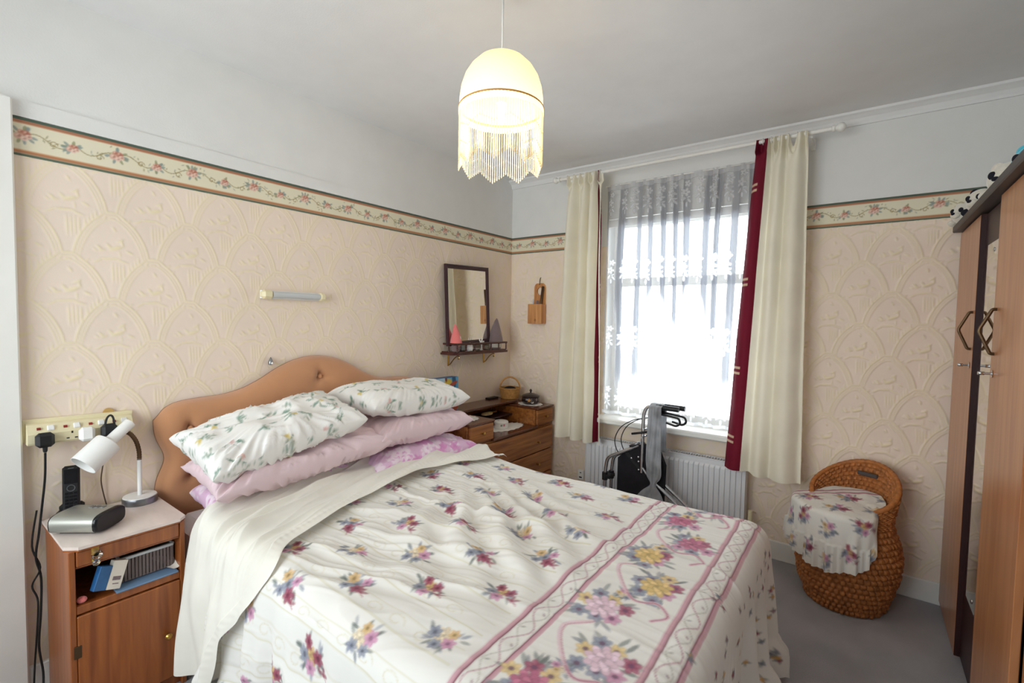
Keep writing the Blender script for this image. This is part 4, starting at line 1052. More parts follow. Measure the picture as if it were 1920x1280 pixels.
def gnome(name, label, loc, h, r, hat, bend, body, bodyh):
    t = thing(name, label, 'plush gnome', loc, 'plush gnomes on the wall shelf')
    MB().lathe([(0, 0), (r*0.85, 0), (r, bodyh*0.3), (r*0.9, bodyh*0.8), (r*0.6, bodyh), (0, bodyh*1.02)], 18).build('body', body, t)
    z0 = bodyh*0.75; pts = []; rs = []
    for k in range(12):
        q = k/11; pts.append((0.0, bend*q*q, z0+(h-z0)*q)); rs.append((r*1.1)*(1-q**1.25)**0.9+0.008*(1-q*0.3))
    rs[-1] = 0.003
    MB().tube(pts, rs, 16).build('hat', hat, t)
    MB().ball((r*0.95, 0, bodyh*0.72), 0.011, 10, 7).build('nose', 'skin_pink', t)
    return t
g1 = gnome('plush_gnome', 'plush gnome with a pink pointed hat on the wall shelf', (0.085, -0.725, 1.1305), 0.185, 0.032, 'plush_pink', -0.012, 'plush_grey', 0.06)
MB().ball((0.026, 0.010, 0.085), (0.008, 0.012, 0.022), 10, 8).build('pale_patch', 'plush_white', g1)
g2 = gnome('plush_gnome', 'plush gnome with a tall grey furry hat on the wall shelf', (0.075, -0.285, 1.1305), 0.230, 0.046, 'plush_grey', 0.012, 'plush_grey', 0.07)
MB().lathe([(0.045, 0.012), (0.049, 0.04), (0.044, 0.058)], 18).build('beard', 'plush_white', g2)
def ornaments():
    G = 'small ornaments on the wall shelf'
    t = tag(MB().lathe([(0, 0), (0.020, 0), (0.024, 0.012), (0.022, 0.030), (0.017, 0.044), (0.006, 0.054), (0, 0.056)], 18, (0.10, -0.60, 1.1305)).build('porcelain_bell', 'porcelain'), 'white bell shaped ornament next to the pink gnome', 'ornament', G)
    t = thing('porcelain_bird', 'tiny white bird ornament with raised wings on the wall shelf', 'ornament', (0.10, -0.475, 1.1305), G)
    MB().lathe([(0, 0), (0.016, 0), (0.014, 0.006), (0.004, 0.012), (0.004, 0.040)], 14).build('stand', 'porcelain', t)
    MB().ball((0, 0, 0.050), (0.009, 0.018, 0.012), 12, 8).ball((0, 0.020, 0.060), 0.007, 10, 7).build('body', 'porcelain', t)
    for s_ in (-1, 1): MB().tube(arc([(s_*0.004, -0.002, 0.054), (s_*0.010, -0.010, 0.070), (s_*0.014, -0.006, 0.086)]), [0.006]*4+[0.005]*4+[0.004]*4+[0.002], 6).build('wing', 'porcelain', t)
    tag(MB().lathe([(0, 0), (0.016, 0), (0.020, 0.004), (0.040, 0.010), (0.041, 0.012), (0.018, 0.007), (0, 0.006)], 28, (0.085, -0.53, 1.1305)).build('pin_dish', 'porcelain'), 'shallow white dish lying on the wall shelf', 'dish', G)
    tag(MB().lathe([(0, 0), (0.018, 0), (0.019, 0.03), (0.017, 0.032), (0.015, 0.03), (0.015, 0.004), (0, 0.003)], 18, (0.07, -0.385, 1.1305)).build('glass_holder', 'crystal'), 'little glass holder between the bird and the grey gnome', 'glass', G)
    tag(MB().box(0.07, 0.10, -0.685, -0.645, 1.1305, 1.170, b=0.004).build('grey_tin', 'steel_grey'), 'little grey tin beside the pink gnome', 'tin', G)
ornaments()

# ---- wooden holder on the window wall -------------------------------------------
wh = thing('spoon_holder', 'pine wall holder with a pocket hanging between mirror and curtain', 'holder', (0.285, -0.03, 1.34))
def holder():
    x0, x1 = 0.237, 0.338; n = 16
    # back board with a heart-like round hole, built as strips around the opening
    cx, cz, r = 0.2875, 1.575, 0.030; V = []; F = []
    outer = []
    for k in range(40):
        a_ = 2*PI*k/40; ca, sa = math.cos(a_), math.sin(a_)
        hx, z0b, z1b = (x1-x0)/2, 1.47, 1.635
        t1 = hx/abs(ca) if abs(ca) > 1e-6 else 9; t2 = ((z1b-cz) if sa > 0 else (cz-z0b))/abs(sa) if abs(sa) > 1e-6 else 9
        t = min(t1, t2); px, pz = cx+t*ca, cz+t*sa
        if sa > 0: px = cx+(px-cx)*(1-0.35*max(0, (pz-1.60)/0.035)**2)
        outer.append((px, pz))
    for y in (-0.004, -0.016):
        for k in range(40): V.append((outer[k][0], y, outer[k][1]))
        for k in range(40): V.append((cx+r*math.cos(2*PI*k/40)*0.8, y, cz+r*math.sin(2*PI*k/40)))
    for k in range(40):
        j = (k+1) % 40
        F += [(k, j, 40+j, 40+k), (80+k, 120+k, 120+j, 80+j), (k, 80+k, 80+j, j), (40+k, 40+j, 120+j, 120+k)]
    local(raw('back_board', V, np.array(F), 'wood_pine', wh, smooth=False))
    local(MB().box(x0, x1, -0.016, -0.004, 1.33, 1.47).build('back_board', 'wood_pine', wh))
    fx0, fx1 = 0.222, 0.345
    local(MB().box(fx0, fx1, -0.078, -0.066, 1.325, 1.475, b=0.002).build('pocket_front', 'wood_pine', wh))
    for x in (fx0, fx1-0.010): local(MB().box(x, x+0.010, -0.066, -0.016, 1.327, 1.473).build('pocket_side', 'wood_pine', wh))
    local(MB().box(fx0+0.010, fx1-0.010, -0.066, -0.016, 1.327, 1.337).build('pocket_base', 'wood_pine', wh))
    local(MB().ball((0.292, -0.079, 1.352), (0.009, 0.002, 0.010), 12, 6).build('knot', 'wood_dresser', wh))
    local(MB().tube(arc([(0.2875, -0.020, 1.622), (0.2885, -0.018, 1.650), (0.287, -0.010, 1.672), (0.2875, -0.002, 1.68)]), 0.003, 6).build('hanging_chain', 'bronze', wh))
holder()
G = 'tools kept in the pine wall holder'
tag(MB().tube([(0.300, -0.045, 1.345), (0.328, -0.030, 1.61)], [0.006, 0.011], 8).build('wooden_handle', 'bronze'), 'long dark handled brush standing in the pine holder', 'brush', G)
tag(MB().box(0.276, 0.298, -0.052, -0.042, 1.34, 1.503, b=0.004).build('nail_file', 'plush_grey'), 'flat grey nail file standing in the pine holder', 'nail file', G)
tag(MB().tube([(0.245, -0.04, 1.342), (0.245, -0.04, 1.50), (0.243, -0.04, 1.515)], [0.004, 0.004, 0.001], 8).build('tweezers', 'chrome'), 'thin metal tweezers standing in the pine holder', 'tweezers', G)

# ---- strip light and little wall ornament --------------------------------------------
sl = thing('strip_light', 'short fluorescent strip light with cream ends on the wall above the headboard', 'wall light', (0.02, -1.83, 1.45))
local(MB().box(0.003, 0.020, -1.985, -1.665, 1.432, 1.472, b=0.003).build('housing', 'white_plastic', sl))
M = Matrix.Rotation(PI/2, 3, 'X')
local(MB().tube([(0.030, -1.938, 1.452), (0.030, -1.697, 1.452)], 0.0155, 16).build('tube', 'tube_grey', sl))
for y0, y1, in ((-1.988, -1.936), (-1.700, -1.660)): local(MB().box(0.003, 0.047, y0, y1, 1.431, 1.473, b=0.011).build('end_cap', 'cream_plastic', sl))
hk = thing('wall_ornament', 'tiny silver drop shaped pull switch hanging on the wall above the headboard', 'pull switch', (0.012, -1.94, 1.13))
local(MB().lathe([(0, 0), (0.010, 0.003), (0.012, 0.012), (0.009, 0.022), (0.004, 0.034), (0, 0.040)], 14, (0.014, -1.94, 1.112)).build('drop', 'steel_grey', hk))
local(MB().ball((0.024, -1.938, 1.122), 0.006, 10, 7).build('bead', 'white_plastic', hk))

# ================================================================== BEDSIDE CABINET
bs = thing('bedside_cabinet', 'orange-brown wooden bedside cabinet with a pale marble effect top', 'bedside cabinet', (0.18, -2.575, 0))
def bedside():
    x0, x1, y0, y1, zt = 0.022, 0.358, -2.735, -2.422, 0.62; t = 0.016
    P = lambda name, m, *a, b=0.002: local(MB().box(*a, b=b).build(name, m, bs))
    P('side_panel', 'wood_bedside', x0, x1, y0, y0+t, 0.0, zt-0.014); P('side_panel', 'wood_bedside', x0, x1, y1-t, y1, 0.0, zt-0.014)
    P('back_panel', 'wood_bedside', x0, x0+0.006, y0+t, y1-t, 0.04, zt-0.014)
    P('shelf', 'wood_bedside', x0+0.006, x1-0.002, y0+t, y1-t, 0.398, 0.424); P('shelf', 'wood_bedside', x0+0.006, x1-0.004, y0+t, y1-t, 0.545, 0.553)
    P('base_panel', 'wood_bedside', x0+0.006, x1-0.02, y0+t, y1-t, 0.04, 0.052); P('plinth', 'wood_bedside', x1-0.03, x1-0.02, y0+t, y1-t, 0.0, 0.04)
    # marble effect top with clipped front corners
    poly = [(x0-0.006, y0-0.008), (x1-0.022, y0-0.008), (x1+0.012, y0+0.022), (x1+0.012, y1-0.018), (x1-0.012, y1+0.006), (x0-0.006, y1+0.006)]
    local(MB().prism(poly, 2, zt-0.010, zt).build('top', 'marble_laminate', bs))
    poly2 = [(a-(0.002 if a > 0.2 else -0.001), b*1.0) for a, b in poly]; local(MB().prism(poly2, 2, zt-0.016, zt-0.010).build('top_edging', 'wood_bedside', bs))
    d = MB().box(x1-0.014, x1+0.002, y0+t+0.002, y1-t-0.002, 0.552, zt-0.018, b=0.003).build('drawer', 'wood_bedside', bs); local(d)
    Mx = Matrix.Rotation(PI/2, 3, 'Y')
    MB().box(x1+0.002, x1+0.006, -2.682, -2.662, 0.556, 0.604, b=0.003).build('knob_plate', 'brass', d)
    MB().lathe([(0.006, 0), (0.007, 0.010), (0.014, 0.016), (0.016, 0.024), (0.012, 0.031), (0, 0.034)], 10, (x1+0.006, -2.672, 0.586), Mx).build('crystal_knob', 'crystal', d)
    MB().lathe([(0.005, 0), (0.008, 0.008), (0.011, 0.014), (0.007, 0.02), (0, 0.021)], 10, (x1+0.006, -2.672, 0.558), Mx).build('crystal_drop', 'crystal', d)
    o = MB().box(x1-0.016, x1+0.002, y0+t+0.001, y1-t-0.001, 0.046, 0.393, b=0.003).build('door', 'wood_bedside', bs); local(o)
    MB().lathe([(0.006, 0), (0.005, 0.008), (0.010, 0.014), (0.011, 0.020), (0.007, 0.025), (0, 0.026)], 14, (x1+0.002, -2.482, 0.212), Mx).build('knob', 'brass', o)
    MB().box(x1-0.001, x1+0.004, y0+0.008, y0+0.026, 0.26, 0.30, b=0.001).build('hinge', 'bronze', o)
bedside()
def shelf_stuff():
    sb = thing('storage_basket', 'small grey plastic basket on the open shelf of the bedside cabinet', 'basket', (0.22, -2.525, 0.4325))
    x0, x1, y0, y1, h = -0.10, 0.095, -0.075, 0.080, 0.088
    MB().box(x0+.006, x1-.006, y0+.006, y1-.006, 0, 0.004).build('base', 'grey_basket', sb)
    MB().box(x0, x1, y0-.004, y0+.004, h-0.008, h, b=.002).box(x0, x1, y1-.004, y1+.004, h-0.008, h, b=.002).box(x0-.004, x0+.004, y0, y1, h-0.008, h, b=.002).box(x1-.004, x1+.006, y0, y1, h-0.010, h, b=.002).build('rim', 'tube_grey', sb)
    for k in range(15):
        y = y0+0.006+k*(y1-y0-0.012)/14; MB().box(x1-0.003, x1, y-0.0038, y+0.0038, 0.002, h-0.006).build('slat', 'grey_basket', sb)
    MB().box(x0, x0+0.003, y0, y1, 0, h-.006).box(x0, x1, y0, y0+0.003, 0, h-.006).box(x0, x1, y1-0.003, y1, 0, h-.006).build('wall', 'grey_basket', sb)
    c = thing('medicine_carton', 'small white and blue carton leaning on the basket in the bedside cabinet', 'carton', (0.345, -2.630, 0.445))
    c.rotation_euler = (math.radians(-20), math.radians(-4), math.radians(14))
    MB().box(-0.012, 0.010, -0.020, 0.022, -0.004, 0.085, b=0.001).build('box', 'white_paper', c)
    MB().box(-0.012, 0.010, -0.055, -0.0205, -0.004, 0.070, b=0.001).build('blue_side', 'blue_card', c)
    MB().box(0.0098, 0.0106, -0.010, 0.014, 0.024, 0.036).box(0.0098, 0.0106, -0.006, 0.012, 0.012, 0.015).build('printed_panel', 'plush_grey', c)
    f = MB().box(0.12, 0.363, -2.620, -2.445, 0.4245, 0.4300, b=0.0008); tag(f.build('blue_folder', 'blue_paper'), 'pale blue folder lying on the shelf of the bedside cabinet', 'folder')
    P = []; 
    for i in range(14):
        q = i/13; P.append([(0.20+0.15*q, -2.455+0.012*j-0.05*(1-q), 0.4345+0.045*max(0, (j-1)/3)**2*(0.4+q)+0.002*q) for j in range(4)])
    o = grid('paper_sheet', np.array(P), 'white_paper', None); tag(o, 'curled white paper beside the basket in the bedside cabinet', 'paper')
    tag(MB().ball((0.338, -2.702, 0.4355), (0.012, 0.013, 0.0105), 14, 9).build('pink_earplug', 'plush_pink'), 'pale pink ball at the front corner of the bedside shelf', 'trinket')
shelf_stuff()

# ---- desk lamp --------------------------------------------------------------------
dl = thing('desk_lamp', 'white gooseneck desk lamp with a tilted cylindrical shade on the bedside cabinet', 'lamp', (0.078, -2.478, 0.6205))
def desk_lamp():
    MB().lathe([(0, 0), (0.056, 0), (0.056, 0.022), (0.054, 0.025)], 40).build('base_rim', 'steel_grey', dl)
    MB().lathe([(0.0545, 0.0235), (0.052, 0.028), (0, 0.029)], 40).build('base_top', 'white_plastic', dl)
    MB().tube([(0, 0, 0.027), (0.0, 0.0, 0.170)], 0.0075, 12).build('stem', 'white_plastic', dl)
    nk = arc([(0, 0, 0.165), (0.002, -0.001, 0.20), (0.004, -0.010, 0.240), (0.007, -0.026, 0.270), (0.010, -0.042, 0.284)], 8)
    pts = []; rs = []
    for i, p in enumerate(nk): pts.append(p); rs.append(0.0068+0.0012*(i % 2))
    MB().tube(pts, rs, 12).build('gooseneck', 'bronze', dl)
    # shade axis: from the narrow cap (upper far end) down to the open mouth
    cap = Vector((0.012, -0.028, 0.318)); mouth = Vector((0.060, -0.175, 0.196)); ax = (mouth-cap).normalized(); L = (mouth-cap).length
    q = Vector((0, 0, 1)).rotation_difference(ax).to_matrix()
    MB().lathe([(0.0, 0), (0.0185, 0.001), (0.0195, 0.004), (0.0195, L*0.43), (0.032, L*0.47), (0.0415, L*0.485), (0.0435, L*0.51), (0.0435, L), (0.0415, L), (0.0405, L*0.53), (0.0, L*0.5)], 36, cap, q).build('shade', 'white_plastic', dl)
    MB().ball(cap+ax*(L*0.72), (0.018, 0.018, 0.024), 16, 10, q).build('bulb', 'porcelain', dl)
desk_lamp()

# ---- phone ---------------------------------------------------------------------------
ph = thing('cordless_phone', 'black cordless telephone standing in its charging cradle', 'telephone', (0.045, -2.668, 0.6205), rotz=-0.25)
def phone():
    MB().box(-0.018, 0.045, -0.042, 0.042, 0.0, 0.024, b=0.008).box(-0.018, 0.006, -0.034, 0.034, 0.02, 0.045, b=0.008).build('cradle', 'black_plastic', ph)
    M = Matrix.Translation((0.018, 0, 0.022)) @ Matrix.Rotation(math.radians(-8), 4, 'Y')
    h = MB().box(-0.010, 0.010, -0.0235, 0.0235, 0.0, 0.160, b=0.007, M=M).build('handset', 'black_plastic', ph)
    def on(a, b_, c, d, m, nm, e=0.0012): MB().box(0.0095, 0.010+e, a, b_, c, d, b=0.0006, M=M).build(nm, m, h)
    on(-0.018, 0.018, 0.098, 0.148, 'black_gloss', 'screen')
    on(-0.008, 0.008, 0.1505, 0.153, 'steel_grey', 'earpiece')
    pts = [M @ Vector((0.0108, 0.0105*math.cos(t), 0.082+0.0105*math.sin(t))) for t in np.linspace(0, 2*PI, 21)]
    MB().tube(pts, 0.0014, 6, False).build('navigation_ring', 'steel_grey', h)
    for r in range(5):
        for c in range(3): on(-0.0165+c*0.0115, -0.0165+c*0.0115+0.0095, 0.014+r*0.0115, 0.014+r*0.0115+0.008, 'black_gloss', 'key', 0.0016)
    MB().box(0.006, 0.0125, -0.0235, 0.0235, -0.001, 0.006, b=0.002, M=M).build('silver_trim', 'chrome', h)
phone()

# ---- clock radio -------------------------------------------------------------------------
cr_ = thing('clock_radio', 'silver clock radio with black ends lying on the bedside cabinet', 'radio', (0.222, -2.658, 0.6205), rotz=math.radians(40))
def radio():
    # long axis local x, rounded profile in y/z
    prof = []
    for k in range(24):
        a = 2*PI*k/24; c, s_ = math.cos(a), math.sin(a); prof.append((0.066*math.copysign(abs(c)**0.55, c), 0.034+0.031*math.copysign(abs(s_)**0.6, s_)))
    def ring(x, k): return [(x, y*k, 0.034+(z-0.034)*k) for y, z in prof]
    def loft(name, st, m):
        V = []; F = []; n = 24
        for x, k in st: V += ring(x, k)
        for i in range(len(st)-1):
            for j in range(n): F.append((i*n+j, i*n+(j+1) % n, (i+1)*n+(j+1) % n, (i+1)*n+j))
        b_ = MB(); b_.add(V, F, True); b_.add(V[:n], [tuple(range(n-1, -1, -1))]); b_.add(V[-n:], [tuple(range(n))]); return b_.build(name, m, cr_)
    loft('body', [(-0.072, 1), (0.062, 1)], 'silver_plastic')
    loft('end_cap', [(0.062, 1.0), (0.070, 1.0), (0.075, 0.92)], 'black_gloss'); loft('end_cap', [(-0.078, 0.92), (-0.075, 1.0), (-0.072, 1.0)], 'black_gloss')
    for k in range(3): MB().box(-0.01+k*0.018, 0.002+k*0.018, 0.012, 0.03, 0.0635, 0.0665, b=0.001).build('button', 'steel_grey', cr_)
    MB().box(-0.06, 0.05, -0.04, 0.04, 0.0, 0.006).build('foot_pad', 'black_plastic', cr_)
radio()

# ---- sockets and plugs -----------------------------------------------------------------------
ss = thing('socket_strip', 'cream four gang socket strip on the wall above the bedside cabinet', 'socket strip', (0.03, -2.64, 0.93))
def sockets():
    y0, y1 = -2.776, -2.488; slope = -0.012
    def Zs(y): return 0.927+slope*(y-y0)/(y1-y0)
    M = Matrix.Translation((0, -2.632, 0.925)) @ Matrix.Rotation(math.radians(-1.5), 4, 'X') @ Matrix.Translation((0, 2.632, -0.925))
    local(MB().box(0.003, 0.012, -2.784, -2.48, 0.895, 0.975, b=0.002, M=M).build('back_plate', 'cream_plastic', ss))
    poly = [(0.012, 0.892), (0.052, 0.892), (0.056, 0.898), (0.056, 0.928), (0.030, 0.958), (0.012, 0.962)]
    b_ = MB().prism([(a, z) for a, z in poly], 1, y0, y1); b_.v = [tuple(M @ Vector(p)) for p in b_.v]; local(b_.build('housing', 'cream_plastic', ss))
    for k in range(4):
        y = y0+0.04+k*0.068; z = 0.944
        R = M @ Matrix.Translation((0.043, y, z)) @ Matrix.Rotation(math.radians(49), 4, 'Y')
        local(MB().box(-0.010, 0.010, -0.009, 0.009, -0.003, 0.006, b=0.002, M=R @ Matrix.Translation((0, 0.018, 0))).build('rocker_switch', 'white_plastic', ss))
        local(MB().box(-0.004, 0.004, -0.005, 0.005, -0.003, 0.0035, M=R @ Matrix.Translation((0, -0.012, 0))).build('neon_light', 'red_plastic', ss))
    for dy, dz, a_, b2 in ((0, 0.012, 0.0025, 0.004), (-0.011, -0.008, 0.004, 0.002), (0.011, -0.008, 0.004, 0.002)):
        y = y0+0.112+dy; local(MB().box(0.0555, 0.0568, y-a_, y+a_, 0.9125+dz-b2, 0.9125+dz+b2, M=M).build('pin_slot', 'black_plastic', ss))
sockets()
def plug(name, label, cat, y, z, m, fw_=0.024, cable=None, loop=False):
    t = thing(name, label, cat, (0.058, y, z))
    MB().box(0.0, 0.030, -fw_, fw_, -0.026, 0.024, b=0.010).build('body', m, t)
    if cable: MB().tube([(0.014, 0, -0.024), (0.014, 0, -0.040), (0.014, 0, -0.044)], [0.007, 0.006, 0.004], 10).build('cable_grip', m, t)
    if loop:
        MB().tube(arc([(0.018, -0.012, 0.018), (0.018, -0.006, 0.045), (0.018, 0.004, 0.055), (0.018, 0.012, 0.045), (0.018, 0.016, 0.016)]), 0.0035, 8).build('pull_loop', m, t)
    return t
plug('mains_plug', 'black mains plug with a cable hanging from the socket strip', 'plug', -2.737, 0.914, 'black_plastic', cable=True)
plug('white_adapter', 'white adapter plug in the middle of the socket strip', 'plug', -2.628, 0.915, 'white_plastic', 0.022)
plug('charger_plug', 'black charger plug with a pull loop behind the desk lamp', 'plug', -2.566, 0.917, 'black_plastic', 0.023, loop=True)
tag(MB().tube(arc([(0.072, -2.737, 0.868), (0.062, -2.738, 0.78), (0.030, -2.742, 0.68), (0.028, -2.752, 0.58), (0.034, -2.762, 0.50), (0.030, -2.750, 0.42), (0.036, -2.754, 0.30), (0.030, -2.760, 0.18), (0.034, -2.752, 0.08), (0.06, -2.758, 0.012), (0.10, -2.765, 0.006)], 6), 0.0034, 7).build('power_cable', 'black_plastic'), 'black cable hanging from the mains plug down to the carpet', 'cable')
tag(MB().tube(arc([(0.022, -2.755, 0.66), (0.028, -2.770, 0.54), (0.034, -2.752, 0.46), (0.026, -2.772, 0.40), (0.034, -2.760, 0.34), (0.028, -2.766, 0.2), (0.024, -2.771, 0.115), (0.045, -2.778, 0.02), (0.12, -2.782, 0.006)], 6), 0.0028, 7).build('power_cable', 'black_plastic'), 'thinner dark cable looping beside the bedside cabinet and skirting board', 'cable')
tag(MB().tube(arc([(0.064, -2.566, 0.890), (0.035, -2.568, 0.84), (0.014, -2.572, 0.78), (0.018, -2.580, 0.72), (0.012, -2.572, 0.66), (0.008, -2.560, 0.60)], 6), 0.0022, 6).build('charger_cable', 'cable_brown'), 'thin brown wire running down the wall behind the desk lamp', 'cable')
tag(MB().lathe([(0, 0), (0.017, 0.0), (0.017, 0.006), (0, 0.007)], 16, (0.0035, -2.552, 0.972), Matrix.Rotation(PI/2, 3, 'Y')).build('round_hook', 'tan_plastic'), 'round tan stick-on hook above the socket strip', 'hook')

# ================================================================== WALKING FRAME
wk = thing('walking_frame', 'folded chrome three-wheeled walking frame with a black bag by the radiator', 'walker', (1.22, -0.32, 0))
def walker():
    Y = -0.32; r = 0.0105
    def tube(name, pts, m='chrome', rr=r, n=10, bend=0.04): local(MB().tube(bendy(pts, bend), rr, n).build(name, m, wk))
    for dy, dx in ((0.0, 0.0), (0.055, 0.018)):
        y = Y+dy
        tube('handle_tube', [(1.256+dx, y, 0.44), (1.258+dx, y, 0.80), (1.278+dx, y, 0.848), (1.34+dx, y, 0.852)], rr=0.0105)
        tube('hand_grip', [(1.335+dx, y, 0.852), (1.468+dx, y, 0.850)], 'black_plastic', 0.0155, 12)
        tube('front_leg', [(1.235+dx, y, 0.605), (1.155+dx, y, 0.558), (1.030+dx, y, 0.492), (1.018+dx, y, 0.40), (1.016+dx, y, 0.13)], rr=0.011, bend=0.035)
        tube('rear_leg', [(1.262+dx, y, 0.47), (1.31+dx, y, 0.415), (1.49+dx, y, 0.285), (1.53+dx, y, 0.23), (1.56+dx, y, 0.12)], rr=0.010)
        tube('brake_lever', [(1.345+dx, y, 0.812), (1.40+dx, y, 0.808), (1.468+dx, y, 0.800), (1.478+dx, y, 0.772), (1.455+dx, y, 0.752), (1.395+dx, y, 0.765)], 'black_plastic', 0.0065, 8, 0.02)
        local(MB().box(1.322+dx, 1.352+dx, y-0.012, y+0.012, 0.795, 0.842, b=0.004).build('brake_mount', 'black_plastic', wk))
        local(MB().tube(arc([(1.262+dx, y, 0.770), (1.20+dx, y-0.005, 0.755), (1.12+dx, y-0.01, 0.70), (1.082+dx, y-0.01, 0.62), (1.095+dx, y-0.005, 0.55), (1.125+dx, y, 0.525)], 7), 0.003, 6).build('brake_cable', 'black_plastic', wk))
        local(MB().tube([(1.016+dx, y, 0.392), (1.016+dx, y, 0.345)], 0.018, 12).build('clamp_collar', 'black_plastic', wk))
    local(MB().box(1.000, 1.058, Y-0.012, Y+0.065, 0.355, 0.383, b=0.006).build('clamp_bar', 'black_plastic', wk))
    local(MB().tube([(1.195, Y-0.02, 0.672), (1.300, Y-0.02, 0.700)], 0.007, 8).build('fold_lever', 'black_plastic', wk))
    for x, z in ((1.268, 0.705), (1.262, 0.66)): local(MB().tube([(x, Y-0.028, z), (x, Y+0.07, z)], 0.006, 8).build('pivot_bolt', 'chrome', wk))
    local(MB().tube([(1.185, Y-0.018, 0.592), (1.250, Y-0.018, 0.628)], 0.008, 8).build('fold_bracket', 'steel_grey', wk))
    # bag
    poly = [(1.095, 0.235), (1.385, 0.215), (1.392, 0.50), (1.36, 0.575), (1.295, 0.615), (1.235, 0.600), (1.165, 0.565), (1.095, 0.500)]
    b_ = MB().prism([(x, z) for x, z in poly], 1, Y+0.012, Y+0.045); 
    bag = b_.build('bag', 'black_fabric', wk); local(bag)
    flap = [(1.158, 0.572), (1.235, 0.606), (1.300, 0.620), (1.300, 0.50), (1.262, 0.455), (1.205, 0.50)]
    f = MB().prism(flap, 1, Y+0.004, Y+0.012).build('bag_flap', 'black_fabric', bag)
    local(MB().prism([(1.145, 0.535), (1.165, 0.548), (1.285, 0.432), (1.270, 0.418)], 1, Y+0.006, Y+0.012).build('bag_strap', 'black_plastic', wk))
    for x, z in ((1.188, 0.515), (1.232, 0.530), (1.234, 0.502), (1.236, 0.452)): local(MB().ball((x, Y+0.002, z), (0.007, 0.004, 0.007), 10, 6).build('stud', 'chrome', wk))
    for x, y in ((1.016, Y+0.028), (1.56, Y-0.02), (1.575, Y+0.095)):
        M = Matrix.Rotation(PI/2, 3, 'X')
        o = MB().lathe([(0.060, -0.012), (0.072, -0.014), (0.076, 0), (0.072, 0.014), (0.060, 0.012), (0.060, -0.012)], 28, (x, y, 0.0765), M).build('wheel', 'black_plastic', wk); local(o)
        local(MB().lathe([(0, -0.010), (0.012, -0.012), (0.060, -0.004), (0.060, 0.004), (0.012, 0.012), (0, 0.010)], 20, (x, y, 0.0765), M).build('wheel_hub', 'steel_grey', wk))
    for x, y0 in ((1.016, Y), (1.56, Y)):
        local(MB().tube([(x, Y-0.02, 0.12), (x+0.02, Y+0.09, 0.12)], 0.008, 8).build('fork_bar', 'chrome', wk))
walker()
def scarf():
    n, m = 26, 120; U, V = np.meshgrid(np.linspace(-1, 1, n), np.linspace(0, 1, m))
    # over the grip: a short tail behind, the long part in front
    x = 1.338+U*(0.038+0.012*V-0.030*np.exp(-((V-0.80)/0.05)**2)+0.045*smooth(0.82, 1.0, V))-0.012*smooth(0.75, 1, V)
    z = 0.872-0.600*V; front = -0.350-0.006*np.sin(U*7+V*6)-0.012*fbm(U*1.5, V*6, 4, 2)*V
    y = front
    arcz = smooth(0, 0.035, V); z = z-0.004*(1-arcz); y = y*arcz+(1-arcz)*(-0.318)
    tail = np.stack([x[:40], -0.255+0.004*np.sin(U[:40]*6), 0.872-0.30*np.linspace(0, 1, 40)[:, None]+0*U[:40]], -1)[::-1]
    P = np.concatenate([tail[:-1], np.stack([x, y, z], -1)])
    o = grid('scarf', P, 'scarf_grey', None); mm = o.modifiers.new('thickness', 'SOLIDIFY'); mm.thickness = 0.002
    tag(o, 'filmy grey scarf hanging over the grips of the walking frame', 'scarf')
scarf()

